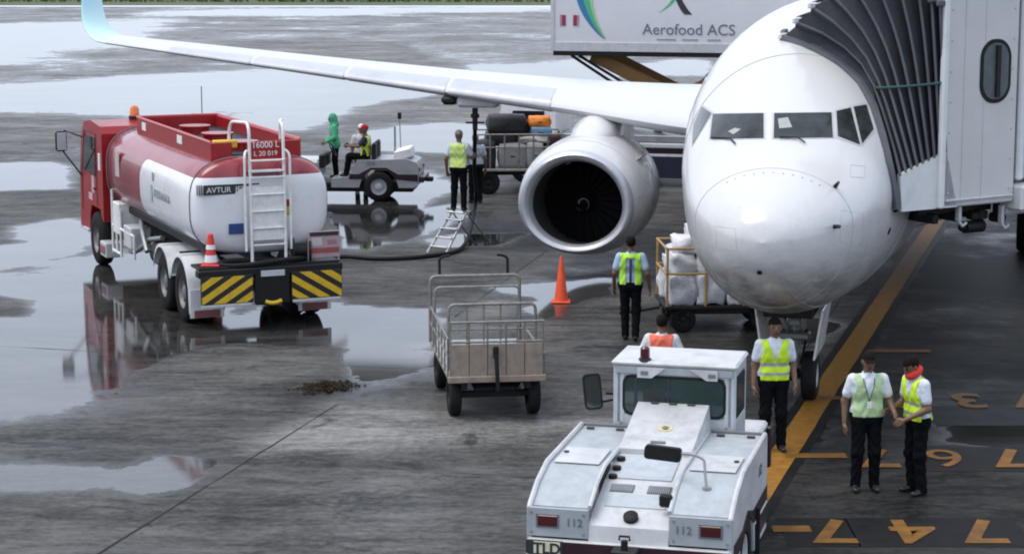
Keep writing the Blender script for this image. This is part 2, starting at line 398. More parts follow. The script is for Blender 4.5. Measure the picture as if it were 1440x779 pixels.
for k in range(-3, 1):
    c = j0+JD*(6.0*k+2.5); strip('expansion_joint', c-JN*26, c+JN*26, .007, seal, .003, None, None, .010)
# rust-stained drain with debris
dr = G(460, 545)
rust = mat('rusty_debris', (.030, .023, .012), .9, vary=.6, scale=9, spec=.1, bump=.6)
mb = MB()
for i in range(900):
    a = random.uniform(0, 6.28); q = random.uniform(0, 1)**.6; q *= .6+.4*math.sin(a*3+1)*math.sin(a*5); px, py = math.cos(a)*q*.62, math.sin(a)*q*.7
    z = .004+.07*(1-q)**1.2*random.random(); c_, s_ = random.uniform(.012,.035), random.uniform(0,3.1)
    mb.add([(px+c_*math.cos(s_+k*2.1)*random.uniform(.6,1.3), py+c_*math.sin(s_+k*2.1)*random.uniform(.6,1.3), z+random.uniform(-.012,.02)) for k in range(3)]+[(px, py, z+c_*random.uniform(.2,.6))], [(0,1,2),(0,1,3),(1,2,3),(2,0,3)])
o = mb.build('debris_heap', rust); o.location = dr; tag(o, 'rusty brown heap of debris beside the puddle edge', 'debris', None, 'stuff')
# ------------------------------------------------------------------ airliner
YAW = R(14.0); NX, NY = 3.17, 27.2
def lin(x, tab):
    xs, ys = zip(*tab); return float(np.interp(x, xs, ys))
def pch(tab):
    xs = np.array([t[0] for t in tab], float); ys = np.array([t[1] for t in tab], float)
    h = np.diff(xs); dl = np.diff(ys)/h; mm = np.zeros(len(xs)); mm[0] = dl[0]; mm[-1] = dl[-1]
    for i in range(1, len(xs)-1):
        if dl[i-1]*dl[i] > 0:
            w1, w2 = 2*h[i]+h[i-1], h[i]+2*h[i-1]; mm[i] = (w1+w2)/(w1/dl[i-1]+w2/dl[i])
    def f(x):
        x = min(max(x, xs[0]), xs[-1]); i = min(int(np.searchsorted(xs, x, 'right'))-1, len(xs)-2); t = (x-xs[i])/h[i]
        return float((2*t**3-3*t*t+1)*ys[i]+(t**3-2*t*t+t)*h[i]*mm[i]+(3*t*t-2*t**3)*ys[i+1]+(t**3-t*t)*h[i]*mm[i+1])
    return f
ZT = pch([(0,2.88),(.06,3.09),(.3,3.32),(.7,3.54),(1.2,3.74),(1.6,3.88),(2.05,4.17),(2.5,4.45),(3.0,4.70),(3.6,4.99),(4.5,5.30),(5.5,5.53),(6.5,5.66),(8,5.72),(27,5.72),(38,5.2)])
ZB = pch([(0,2.88),(.06,2.60),(.3,2.30),(.7,2.04),(1.2,1.83),(2,1.62),(3,1.50),(4.5,1.43),(6,1.41),(24,1.41),(30,2.1),(38,4.3)])
HW = pch([(0,0.002),(.06,.27),(.3,.57),(.7,.84),(1.2,1.07),(2,1.32),(3,1.53),(4.5,1.77),(6,1.91),(8,1.96),(25,1.96),(32,1.2),(38,.25)])
ZC = pch([(0,2.88),(1,2.98),(3,3.28),(6,3.55),(26,3.55),(38,4.8)])
def fus_ring(x, n=64, off=0):
    zt, zb, hw, zc = ZT(x)+off, ZB(x)-off, HW(x)+off, ZC(x); r = []
    for i in range(n):
        a = 2*math.pi*i/n; c, s_ = math.cos(a), math.sin(a)
        y = hw*c; z = zc+(zt-zc)*s_ if s_ > 0 else zc+(zc-zb)*s_
        r.append((x, y, z))
    return r
# white aircraft paint with faint streaked grime and dirt mixed with painted shade under the radome
plane_white = mat('aircraft_white', (.70, .70, .70), .27, vary=.04, dirt=.10, scale=1.6, coat=.35, dcol=(.35,.33,.30))
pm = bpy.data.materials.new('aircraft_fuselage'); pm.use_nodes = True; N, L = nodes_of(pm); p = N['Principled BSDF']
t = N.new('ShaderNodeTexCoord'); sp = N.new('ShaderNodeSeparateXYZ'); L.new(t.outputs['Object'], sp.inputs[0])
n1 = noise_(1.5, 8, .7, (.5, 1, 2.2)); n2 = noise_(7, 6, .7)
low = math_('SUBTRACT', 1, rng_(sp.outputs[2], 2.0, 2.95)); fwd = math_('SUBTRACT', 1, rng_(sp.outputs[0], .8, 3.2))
soil_shade = math_('MULTIPLY', math_('MULTIPLY', low, fwd), rng_(n1, .34, .62)); soil_shade = math_('MULTIPLY', soil_shade, .85)  # greenish dirt plus the underside's shade, both put into the colour low on the nose
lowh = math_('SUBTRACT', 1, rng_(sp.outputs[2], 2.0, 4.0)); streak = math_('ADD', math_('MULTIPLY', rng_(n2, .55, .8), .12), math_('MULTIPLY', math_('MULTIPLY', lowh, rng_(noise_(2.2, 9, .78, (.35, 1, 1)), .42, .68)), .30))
L.new(mixc(math_('MAXIMUM', soil_shade, streak), (.60,.60,.595), (.12,.12,.10)), p.inputs['Base Color'])
L.new(math_('ADD', .24, math_('MULTIPLY', soil_shade, .4)), p.inputs['Roughness']); p.inputs['Coat Weight'].default_value = .3; p.inputs['Coat Roughness'].default_value = .1
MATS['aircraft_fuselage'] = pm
linem = mat('panel_line', (.46, .46, .46), .5); rivm = mat('faint_rivet', (.62,.62,.61), .5)
AP = thing('airliner', 'white twin-engine passenger jet parked nose-in with dark cockpit windows and jet bridge attached', 'airplane', (NX, NY, 0), math.pi/2-YAW)
xs_ = [0,.02,.06,.12,.2,.3,.42,.55,.7,.85,1.0,1.2,1.4,1.6,1.8,2.0,2.2,2.4,2.6,2.8,3.0,3.3,3.6,4,4.5,5,5.5,6,6.5,7,8,10,14,18,22,24,26,28,30,32,34,36,38]
mb = MB(); mb.loft([fus_ring(x) for x in xs_], True, True)
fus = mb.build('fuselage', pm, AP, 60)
bpy.context.view_layer.update()
APM = Matrix.Translation((NX, NY, 0)) @ Matrix.Rotation(math.pi/2-YAW, 4, 'Z'); APinv = APM.inverted()
fv = [APM@v.co for v in fus.data.vertices]; fbvh = BVHTree.FromPolygons(fv, [list(q.vertices) for q in fus.data.polygons])
def hit(px, py):
    h = fbvh.ray_cast(CAM, ray(px, py).normalized()); return h[0], h[1]
def patch(corners, off, n=8, grow=0, mirror=False):
    """glass patch lying on the fuselage skin, from the 4 corners seen in the photograph (local coordinates)"""
    c = np.array(corners, float); ctr = c.mean(0)
    if grow: c = c+(c-ctr)/np.linalg.norm(c-ctr, axis=1)[:, None]*grow
    V, F = [], []
    for i in range(n+1):
        for j in range(n+1):
            a, b = i/n, j/n
            q = (c[0]*(1-a)+c[1]*a)*(1-b)+(c[3]*(1-a)+c[2]*a)*b
            pnt, nn = hit(q[0], q[1])
            if pnt is None: return None
            l = APinv@(pnt+nn*off)
            V.append((l.x, -l.y if mirror else l.y, l.z))
    for i in range(n):
        for j in range(n): a = i*(n+1)+j; F.append((a, a+1, a+n+2, a+n+1))
    return V, F
cockpit = mat('cockpit_glass', (.034, .042, .041), .10, vary=.7, scale=3, spec=.38)
frame_m = mat('window_frame_grey', (.50, .51, .52), .4, dirt=.2)
for c in ([(1003,161),(1074,160),(1074,195),(999,196)], [(1089,160),(1169,159),(1171,194),(1088,195)],
          [(1176,157),(1196,152),(1209,204),(1178,192)], [(1200,151),(1218,148),(1228,182),(1212,203)], [(976,176),(987,150),(1001,160),(974,204)]):
    fr = patch(c, .004, 8, 3.2); gl = patch(c, .010, 8)
    if fr and gl:
        a = MB(); a.add(*fr); f_ = a.build('window_frame', frame_m, AP, 60, fix=False)
        a = MB(); a.add(*gl); a.build('pane', cockpit, f_, 60, fix=False)
# sheet of paper behind the windshield
for c in ([(1024,186),(1034,181),(1042,183),(1032,190)], [(1094,168),(1108,166),(1114,180),(1096,182)]):
    q = patch(c, .0125, 3)
    if q: a = MB(); a.add(*q); a.build('paper_sheet', mat('paper_behind_glass', (.34,.36,.34), .6), AP, 60, fix=False)
# radome seam, panel seams, wipers, probes
def seam(xs, w_=.006, name='panel_seam', arc=(0, 64)):
    mb = MB()
    for x in xs:
        r = fus_ring(x, 64, .002); mb.tube([r[i % 64] for i in range(arc[0], arc[1])], w_, 4, arc == (0, 64))
    return mb.build(name, linem, AP, 60)
seam([1.12], .003, 'radome_seam'); seam([3.75], .004); 
mb = MB()
for i in (44, 52):
    mb.tube([fus_ring(x, 64, .002)[i] for x in np.linspace(.35, 4.2, 16)], .004, 4)
mb.build('panel_seam', linem, AP, 60)
r = fus_ring(1.0, 96, .004); rv = None
for i in range(14, 36, 2):
    if rv is None: mb = MB(); mb.box((0,0,0), (.03,.02,.01), .003); rv = mb.build('lightning_strip_rivet', rivm, AP); o = rv
    else: o = rv.copy(); col.objects.link(o)
    o.location = r[i]
for c0, c1 in (((1028,197),(1035,204)), ((1122,196),(1132,203))):
    pts = [APinv@(hit(*c0)[0]+hit(*c0)[1]*.03), APinv@(hit(*c1)[0]+hit(*c1)[1]*.03)]
    pts.insert(0, APinv@(hit(c0[0]-26, c0[1]-1)[0]+hit(*c0)[1]*.03))
    TB('wiper', dark, AP, [pts], .012, 6)
for q in ((1174,263),(1173,319)):
    h_, n_ = hit(*q); a, b = APinv@h_, APinv@(h_+n_*.09); mb = MB(); mb.cyl(a, b, .03, .018, 8); mb.tube([b, b+Vector((-.12,0,0)), b+Vector((-.24,0,.01))], [.018,.016,.009], 6)
    mb.build('pitot_probe', dark, AP)
for q, s_ in (((1250,325),.10), ((1068,383),.07), ((962,155),.09)):
    h_, n_ = hit(*q)
    if h_: mb = MB(); mb.cyl(APinv@(h_-n_*.01), APinv@(h_+n_*.012), s_/2, n=10); mb.build('vent' if q[0] != 962 else 'registration_decal', dark if q[0] != 962 else redlens, AP)
for poly_ in ([(1182,296),(1214,300),(1212,346),(1181,340)], [(1005,318),(1034,322),(1036,352),(1008,348)], [(1096,351),(1150,351)], [(1186,372),(1222,362)], [(1030,372),(1062,376)], [(1196,232),(1216,234),(1216,250),(1196,249)]):
    q_ = [];
    for a, b in zip(poly_, poly_[1:]+(poly_[:1] if len(poly_) > 2 else [])):
        for t_ in np.linspace(0, 1, 7): h_, n_ = hit(a[0]+(b[0]-a[0])*t_, a[1]+(b[1]-a[1])*t_); q_.append(APinv@(h_+n_*.002))
    mb = MB(); mb.tube(q_, .0018, 4); mb.build('access_panel_seam', linem, AP, 60)
# ---- wings
def foil(xl, y, zl, chord, tc, n=14, tw=0, up=(0,0,1)):
    pts = []
    xs = [(.5-.5*math.cos(math.pi*i/n)) for i in range(n+1)]
    th = lambda x: 5*tc*(.2969*math.sqrt(x)-.126*x-.3516*x*x+.2843*x**3-.1036*x**4)
    cam_ = lambda x: .02*4*x*(1-x)
    for x in xs[::-1]: pts.append((x, cam_(x)+th(x)))
    for x in xs[1:-1]: pts.append((x, cam_(x)-th(x)*.8))
    up = Vector(up); out = []
    for x, z in pts:
        zz = z*chord+math.tan(tw)*(.0-x)*chord
        out.append(Vector((xl+x*chord, y, zl))+up*zz)
    return out
ST = [(0.0,12.0,8.6,2.70,.15),(1.9,13.1,7.6,2.92,.145),(4.0,14.4,6.2,3.02,.135),(5.9,15.5,4.9,3.16,.125),(9.0,17.1,3.9,3.34,.12),(13.0,19.1,2.9,3.60,.115),(19.0,22.0,1.75,3.98,.11)]
wing_m = mat('wing_white', (.58, .59, .60), .35, vary=.05, dirt=.18, scale=.9, dcol=(.45,.46,.47))
lead_m = mat('slat_grey', (.52, .53, .55), .3, .35, vary=.06, dirt=.15, scale=2)
teal = bpy.data.materials.new('winglet_teal'); teal.use_nodes = True; N, L = nodes_of(teal); p = N['Principled BSDF']
t = N.new('ShaderNodeTexCoord'); sp = N.new('ShaderNodeSeparateXYZ'); L.new(t.outputs['Object'], sp.inputs[0])
L.new(mixc(rng_(sp.outputs[2], 4.2, 5.4), (.50,.74,.70), (.28,.50,.66)), p.inputs['Base Color']); p.inputs['Roughness'].default_value = .3
MATS['winglet_teal'] = teal
for sd in (1, -1):
    mb = MB(); mb.loft([foil(xl, sd*y, zl, ch, tc, tw=R(-1.0)) for y, xl, ch, zl, tc in ST], True, True)
    wg = mb.build('wing', wing_m, AP, 40)
    # leading-edge slats, four to a wing
    for a, b in ((6.4, 8.9), (9.0, 11.6), (11.7, 14.3), (14.4, 16.9)):
        mb = MB(); rings = []
        for y in np.linspace(a, b, 4):
            v = [float(np.interp(y, [q[0] for q in ST], [q[k] for q in ST])) for k in (1, 2, 3, 4)]
            f_ = foil(v[0]-.02, sd*y, v[2]-.006, v[1], v[3]*1.02, 20, R(-1.0)); f_ = [Vector(q) for q in f_]
            k = 20; rings.append(f_[k-5:k+5])
        mb.loft(rings, False, False); mb.build('slat', lead_m, wg, 60, fix=False)
    # blended winglet
    rings = []; y0, xl, ch, zl, tc = ST[-1]
    for k in range(13):
        u_ = k/12; an = min(1, u_*2.6)*R(78)
        if k == 0: yy, zz = y0, zl; pa = 0
        else:
            ds = 2.95/12; yy += math.cos((an+pa)/2)*ds; zz += math.sin((an+pa)/2)*ds; pa = an
        up = (0, -math.sin(an)*sd, math.cos(an))
        rings.append(foil(xl+.1*u_+1.55*u_**1.25, sd*yy, zz, ch*(1-u_)+.55*u_, .10-.02*u_, tw=R(-1.0)*(1-u_), up=up))
    mb = MB(); mb.loft(rings, True, True); mb.build('winglet', teal, wg, 40)
    for y in (7.3, 10.2, 13.3):     # flap track fairings
        v = [float(np.interp(y, [q[0] for q in ST], [q[k] for q in ST])) for k in (1, 2, 3)]
        mb = MB(); mb.lathe([(0,.01),(.3,.10),(.9,.17),(1.7,.15),(2.4,.06),(2.6,.01)], (v[0]+v[1]*.55, sd*y, v[2]-.10), (1,0,-.05), 14); mb.build('flap_track_fairing', wing_m, wg)
# open fuelling panel under the starboard wing
q = [float(np.interp(8.2, [s_[0] for s_ in ST], [s_[k] for s_ in ST])) for k in (1, 3)]
fpx, fpz = q[0]+.60, q[1]-.10
FP = (fpx, 8.2, fpz)
B('fuelling_panel', lgrey, AP, ((fpx, 8.3, fpz-.06), (.5, .86, .24), .06)); B('panel_dark_end', dark, AP, ((fpx-.02, 8.92, fpz-.03), (.4, .34, .20), .07))  # pale panel with a dark end block outboard of it
# ---- engines
nac = mat('nacelle_white', (.60, .60, .595), .28, vary=.04, dirt=.15, scale=2, coat=.3, dcol=(.4,.38,.35))
bladem = mat('fan_blade', (.006, .006, .007), .6, 0, spec=.08, vary=.2)
ductm = mat('inlet_duct', (.022, .022, .024), .7, vary=.1)
def eng_ring(x, r, cx, cy, cz, flat, n=48, dz=0):
    o = []
    for i in range(n):
        a = 2*math.pi*i/n; c, s_ = math.cos(a), math.sin(a)
        z = r*s_; 
        if s_ < 0: z *= (1-flat*.14)
        y = r*c*(1+flat*.05)
        o.append((x, cy+y, cz+z+dz))
    return o
def engine(sd):
    ex, ey, ez = 13.25, sd*5.33, 1.49
    E_ = lambda L_, fl=None: [eng_ring(ex+x, r*1.035, 0, ey, ez, f_, dz=d_) for x, r, f_, d_ in L_]
    mb = MB(); mb.loft(E_([(.14,1.045,1,0),(.3,1.095,1,.02),(.6,1.15,.9,.03),(1.0,1.19,.7,.04),(1.6,1.20,.5,.05),(2.4,1.16,.3,.06),(3.1,1.06,.1,.07),(3.5,.97,0,.08),(3.5,.90,0,.08),(2.9,.88,0,.08)]), True, False)
    na = mb.build('engine_nacelle', nac, AP, 50)
    mb = MB(); mb.loft(E_([(.14,1.047,1,0),(.05,1.02,1,0),(.0,.965,1,0),(.02,.91,1,0),(.09,.86,1,0),(.24,.825,.8,0)]), True, False); mb.build('inlet_lip', chrome, na, 60)
    mb = MB(); mb.loft(E_([(.24,.825,.8,0),(.5,.80,.4,0),(.95,.79,0,0),(1.02,.79,0,0)]), True, False); mb.build('inlet_duct', ductm, na, 60)
    mb = MB(); mb.lathe([(.0,.80),(.0,.001)], (ex+1.12, ey, ez), (1,0,0), 32); mb.build('fan_backing', dark, na)
    mb = MB(); mb.lathe([(0,.01),(.1,.09),(.24,.17),(.38,.225),(.5,.24)], (ex+.55, ey, ez), (1,0,0), 24); sn = mb.build('spinner', bladem, na)
    swirl = [(ex+.53+.32*k/14, ey+(.03+.16*k/14)*math.cos(.4*k), ez+(.03+.16*k/14)*math.sin(.4*k)) for k in range(15)]
    TB('spinner_swirl', mat('swirl_grey', (.16,.16,.15), .6), sn, [swirl], .012, 5)
    mb0 = MB(); mb0.add([(-.06,-.03,.22),(.02,.05,.22),(-.12,-.10,.5),(.03,.08,.5),(-.14,-.17,.785),(.03,.06,.785)], [(0,1,3,2),(2,3,5,4)])
    bl = mb0.build('fan_blade', bladem, na, fix=False); bl.location = (ex+1.0, ey, ez)
    for i in range(1, 24):
        c = bl.copy(); col.objects.link(c); c.rotation_euler = (2*math.pi*i/24, 0, 0)
    mb = MB(); mb.lathe([(2.9,.86),(3.4,.72),(4.2,.50),(4.25,.44),(4.0,.40)], (ex, ey, ez+.08), (1,0,-.02), 28); mb.build('exhaust_nozzle', grey, na)
    mb = MB(); mb.lathe([(3.9,.36),(4.5,.18),(4.8,.02)], (ex, ey, ez+.06), (1,0,-.02), 20); mb.build('exhaust_plug', grey, na)
    # pylon fairing up to the wing
    pr = []
    for x, h0, h1, wd in ((.75,1.04,1.20,.12),(1.1,1.02,1.28,.30),(1.45,1.0,1.42,.42),(1.9,1.0,1.58,.48),(2.6,.9,1.68,.46),(3.4,.80,1.70,.40),(4.4,.45,1.52,.26),(5.6,.70,1.44,.08)):
        pr.append([(ex+x, ey-wd*1.25, ez+h0)]+[(ex+x, ey-wd*math.cos(a_), ez+h0+(h1-h0)*(.35+.65*math.sin(a_))) for a_ in np.linspace(0, math.pi, 11)]+[(ex+x, ey+wd*1.25, ez+h0)])
    mb = MB(); mb.loft(pr, True, True); mb.build('pylon', nac, AP, 60)
    for x, r in ((.62,1.153),(1.95,1.187)):
        mb = MB(); mb.tube(eng_ring(ex+x, (r*1.035)+.002, 0, ey, ez, .9 if x < 1 else .4, 48, .03 if x < 1 else .055), .004, 4, True); mb.build('cowl_seam', linem, na)
    # inboard strake
    mb = MB(); a = R(38); cy, cz = -sd*math.cos(a), math.sin(a)
    q = lambda x, r: Vector((ex+x, ey+cy*r, ez+cz*r+.03))
    tt = Vector((0, cz*sd, cy*-sd*-1))*.012
    poly = [q(.75,1.14), q(1.7,1.17), q(1.7,1.46), q(1.55,1.46)]
    mb.loft([[v-tt for v in poly], [v+tt for v in poly]], True, True); mb.build('strake', nac, na)
    B('access_latch', lgrey, na, ((ex+.55, ey-sd*1.06, ez+.52), (.16, .06, .10), .02))
engine(1); engine(-1)
# ---- landing gear
def gear(x, y, r, w_, track, top, sw, nm):
    mb = MB(); mb.cyl((x,y,r), (x,y,r+.62), .075, n=14); mb.cyl((x,y,r+.6), (x,y,top), .12, n=14); mb.cyl((x,y-track,r), (x,y+track,r), .06, n=10)
    mb.tube([(x,y,top-.45), (x+.9,y,top-.02)], .05); mb.tube([(x-.10,y,r+.12), (x-.24,y,r+.42), (x-.12,y,r+.75)], .035)
    mb.box((x-.14,y,r+.95), (.12,.34,.16), .02)
    g = mb.build(nm, lgrey, AP)
    for s_ in (-1, 1): wheel(g, (x, y+s_*track, r), r, w_, s_, lgrey, 'wheel', .5)
    return g
ng = gear(4.04, 0, .36, .22, .22, 1.6, .3, 'nose_gear')
B('gear_bay', dark, AP, ((3.9,0,1.47),(1.9,.72,.16),.02)); B('gear_tow_fitting', dark, ng, ((3.82,0,.40),(.34,.16,.12),.02)); B('steering_actuator', grey, ng, ((3.86,0,.98),(.22,.46,.12),.03)); TB('drag_brace', lgrey, ng, [[(4.0,.12,1.0),(3.2,.20,1.5)],[(4.0,-.12,1.0),(3.2,-.20,1.5)]], .045, 8)
for s_ in (-1, 1):
    mb = MB(); mb.box((3.7, s_*.42, 1.14), (1.3, .03, .74), .012, Matrix.Rotation(s_*R(-8), 3, 'X')); mb.build('gear_door', plane_white, AP)
TB('gear_light', lgrey, ng, [[(3.86, -.08, 1.18), (3.86, .08, 1.18)]], .07, 10)
TB('torque_hose', black, ng, [[(3.9,.09,1.45),(3.84,.16,1.1),(3.88,.1,.7),(3.95,.05,.5)], [(3.9,-.09,1.45),(3.82,-.18,1.0),(3.9,-.1,.55)]], .018, 6)
for s_ in (-1, 1): gear(19.6, s_*3.5, .56, .4, .43, 2.6, .4, 'main_gear')
mb = MB(); mb.loft([[(x, y*hw, zc+z*hz) for y, z in [(math.cos(2*math.pi*i/20), math.sin(2*math.pi*i/20)) for i in range(20)]] for x, hw, hz, zc in ((11.5,.3,.1,1.9),(12.6,1.5,.55,1.75),(15,2.1,.72,1.72),(20,2.1,.72,1.72),(22.5,1.3,.5,1.8),(23.5,.3,.1,1.9))], True, True)
mb.build('belly_fairing', plane_white, AP, 60)
# tail
mb = MB(); mb.loft([foil(31.2, 0, 5.3, 6.2, .1, up=(0,1,0)), foil(35.2, 0, 9.3, 3.6, .1, up=(0,1,0)), foil(37.3, 0, 12.4, 2.1, .1, up=(0,1,0))], True, True); mb.build('tail_fin', teal, AP, 40)
for s_ in (1, -1):
    mb = MB(); mb.loft([foil(33.2, s_*.4, 4.9, 3.9, .1), foil(37.2, s_*7.2, 5.5, 1.3, .1)], True, True); mb.build('tailplane', wing_m, AP, 40)
# cabin windows and doors, both sides
mb0 = MB(); mb0.prism([(.12*math.cos(a), .17*math.sin(a)) for a in np.linspace(0, 6.283, 13)[:-1]], (0,0,0), (1,0,0), (0,0,1), (0,1,0), .004)
first = None
for sd in (1, -1):
    for i in range(44):
        x = 7.2+i*.52; y = sd*HW(x)*math.sqrt(max(0, 1-((4.05-3.55)/(5.6-3.55))**2))
        if first is None: first = mb0.build('cabin_window', cockpit, AP); o = first
        else: o = first.copy(); col.objects.link(o)
        o.location = (x, y+(.001 if sd > 0 else -.005), 4.05); o.rotation_euler = (R(-13.5)*sd, 0, 0)
for sd, x in ((1, 5.4), (1, 31.0), (-1, 31.0)):
    mb = MB(); pts = []
    for z0, z1 in ((2.75, 4.55),):
        for k in range(8):
            pts.append((x-.42, z0+(z1-z0)*k/7))
        for k in range(8): pts.append((x+.42, z1-(z1-z0)*k/7))
    def yy(xx, z):
        zc, zt, zb = ZC(xx), ZT(xx), ZB(xx); e = (z-zc)/((zt-zc) if z > zc else (zc-zb)); return HW(xx)*math.sqrt(max(0, 1-e*e))
    mb.tube([(a, sd*(yy(a, b)+.004), b) for a, b in pts], .01, 4, True); mb.build('cabin_door_outline', linem, AP)
# ------------------------------------------------------------------ jet bridge
bw = mat('bridge_cladding', (.54, .545, .54), .45, vary=.06, dirt=.25, scale=1.3, dcol=(.3,.29,.27))
bw2 = mat('bridge_trim', (.66, .67, .67), .4, vary=.05, dirt=.2)
fab = mat('bellows_fabric', (.030, .034, .042), .75, vary=.2, dirt=.25, scale=4, bump=.35, bscale=25, dcol=(.11,.11,.12))
rib_m = mat('bellows_rib', (.085, .092, .108), .6, vary=.15, dirt=.3, scale=6)
JA, JB = atY(1267, 298, 29.35), atY(1430, 285, 30.5)
ju = Vector((JB.x-JA.x, JB.y-JA.y, 0)).normalized(); jw = Vector((-ju.y, ju.x, 0))
JO = Vector((JA.x, JA.y, 0))
JBR = thing('jet_bridge', 'white passenger boarding bridge with grey concertina hood against the airliner', 'jet bridge', JO, math.atan2(ju.y, ju.x))
JMi = (Matrix.Translation(JO) @ Matrix.Rotation(math.atan2(ju.y, ju.x), 4, 'Z')).inverted()
wl = lambda px, py, off=0: JMi @ (onplane(px, py, JO+jw*off, jw))
PD = 2.75
# side guard panel below the hood
a_, b_, c_, d_ = wl(1266,246), wl(1331,213), wl(1346,291), wl(1268,298)
mb = MB(); pq = [(q.x, q.z) for q in (a_, b_, c_, d_)]
mb.prism(pq, (0,0,0), (1,0,0), (0,0,1), (0,1,0), .06); mb.build('guard_panel', bw2, JBR)
mb = MB(); mb.prism([(q[0], q[1]) for q in pq], (0, PD, 0), (1,0,0), (0,0,1), (0,1,0), .06); mb.build('guard_panel', bw2, JBR)
zfl = (c_.z+d_.z)/2
B('cab_floor', dark, JBR, (((d_.x+c_.x)/2+.4, PD/2, zfl+.04), (c_.x-d_.x+1.4, PD-.2, .1), .01))
TB('floor_bumper', black, JBR, [[(d_.x-.02, .1, zfl+.05), (d_.x-.02, PD-.1, zfl+.05)]], .07, 8)
# hood ribs
tops = [(1100,53),(1119,31),(1141,10),(1168,-8),(1199,-20),(1232,-25),(1264,-22),(1292,-10),(1310,2),(1322,7)]
nr = len(tops); ribs = []
bot = [(1262,294)]+[(1266+(1330-1266)*(i-1)/(nr-2), 247-(247-214)*(i-1)/(nr-2)) for i in range(1, nr)]
curve0 = [(1262,294),(1257,262),(1250,228),(1241,190),(1229,150),(1210,115),(1183,90),(1145,68),(1100,53)]
wallY = lambda px, py: onplane(px, py, JO, jw)
h0 = hit(1100, 56)[0]
for i in range(nr):
    f_ = i/(nr-1); K = 9; pts = []
    for k in range(K):
        t_ = k/(K-1); bx, by = bot[i]; tx, ty = tops[i]
        sx, sy = bx+(tx-bx)*t_, by+(ty-by)*t_
        dx, dy = curve0[k][0]-(curve0[0][0]+(curve0[-1][0]-curve0[0][0])*t_), curve0[k][1]-(curve0[0][1]+(curve0[-1][1]-curve0[0][1])*t_)
        g_ = (1-f_)**2.2; px, py = sx+dx*g_, sy+dy*g_
        pw = wallY(px, py)
        if i == 0:
            hh, hn = hit(px, py)
            P_ = (hh+(CAM-hh).normalized()*.07) if hh else pw
            if k < 2: P_ = pw
        else:
            yt = h0.y*(1-f_)**1.3+pw.y*(1-(1-f_)**1.3)
            P_ = atY(px, py, pw.y*(1-t_)+yt*t_)
        pts.append(JMi@P_)
    ribs.append(pts)
ribs[0][0], ribs[0][1] = ribs[0][0].lerp(ribs[0][2], .0), ribs[0][1].lerp(ribs[0][2], .5)
hd_ = JMi.to_3x3() @ Vector((math.sin(YAW), math.cos(YAW), 0))
for i in range(nr):
    full = ribs[i]+[ribs[i][-1]+hd_*.15+Vector((0,0,.05)), ribs[i][-1]+hd_*(PD-.15)+Vector((0,0,.05))]+[q+hd_*PD for q in ribs[i][::-1]]
    mb = MB(); mb.tube(full, .020 if i else .06, 6); mb.build('hood_rib', rib_m, JBR, 50)
    B('rib_bracket', paper if i < 3 else rib_m, JBR, (ribs[i][-1]+Vector((0,-.02,.02)), (.16,.06,.09), .02))
for i in range(nr-1):
    A_, B_ = ribs[i], ribs[i+1]; K = len(A_)
    ctr = Vector((0, .22, 0))
    ring = lambda P_: P_+[q+hd_*PD for q in P_[::-1]]
    mid = [(a.lerp(b, .86))+hd_*.16+Vector((0, 0, -.05 if k > K-3 else 0)) for k, (a, b) in enumerate(zip(A_, B_))]
    mid2 = [q+hd_*(PD-.32) for q in mid[::-1]]
    mb = MB(); mb.loft([ring(A_), mid+mid2, ring(B_)], False, False); mb.build('hood_fold', fab, JBR, 25, fix=False)
# tie strap across the folds
def at_z(P_, z):
    for a, b in zip(P_, P_[1:]):
        if (a.z-z)*(b.z-z) <= 0: return a.lerp(b, (z-a.z)/(b.z-a.z))
    return P_[len(P_)//2]
zs_ = wl(1270, 125).z
st = [at_z(ribs[i], zs_-.05+.012*i)-hd_*.035 for i in range(1, nr)]
TB('tie_strap', mat('strap_green', (.03,.09,.09), .7), JBR, [st], .016, 5)
# cab walls
cl, cr = wl(1329, 100).x, wl(1432, 100).x; zt = wl(1322, 0).z+.35
zb0 = c_.z
mb = MB(); mb.box(((cl+cr)/2, .05, (zb0+zt)/2), (cr-cl, .10, zt-zb0), .02); mb.build('cab_wall', bw, JBR)
mb = MB(); mb.box(((cl+cr)/2, PD-.05, (zb0+zt)/2), (cr-cl, .10, zt-zb0), .02); mb.build('cab_wall', bw, JBR)
B('cab_roof', bw, JBR, (((cl+cr)/2, PD/2, zt+.06), (cr-cl+.3, PD+.2, .12), .03))
B('corner_post', bw2, JBR, ((cl-.03, -.02, (zb0+zt)/2), (.10, .09, zt-zb0), .02))
w0, w1 = wl(1381, 58), wl(1418, 142); wc = ((w0.x+w1.x)/2, (w0.z+w1.z)/2); hwid, hhgt = (w1.x-w0.x)/2, abs(w0.z-w1.z)/2
def stad(hw, hh, n=10):
    r = hw*.92; pts = []
    for cx, cz, a0 in ((hw-r, hh-r, 0), (-hw+r, hh-r, 90), (-hw+r, -hh+r, 180), (hw-r, -hh+r, 270)):
        for k in range(n+1): a = R(a0+90*k/n); pts.append((wc[0]+cx+r*math.cos(a), wc[1]+cz+r*math.sin(a)))
    return pts
mb = MB(); mb.prism(stad(hwid+.02, hhgt+.02), (0,-.012,0), (1,0,0), (0,0,1), (0,1,0), .02); wf = mb.build('window_seal', black, JBR)
mb = MB(); mb.prism(stad(hwid-.035, hhgt-.035), (0,-.018,0), (1,0,0), (0,0,1), (0,1,0), .02); mb.build('pane', mat('bridge_glass', (.10,.12,.125), .08, vary=.2, spec=.7), wf)
mb = MB(); mb.tube([(wc[0]+.02,-.02,wc[1]-hhgt*.85),(wc[0]+.02,-.02,wc[1]+hhgt*.85)], .05, 4); mb.build('blind', dark, wf)
for k, x in enumerate((cl+.36, cl+.74)): B('wall_joint', lgrey, JBR, ((x, -.003, (zb0+zt)/2),(.012,.006,zt-zb0-.08),.001))
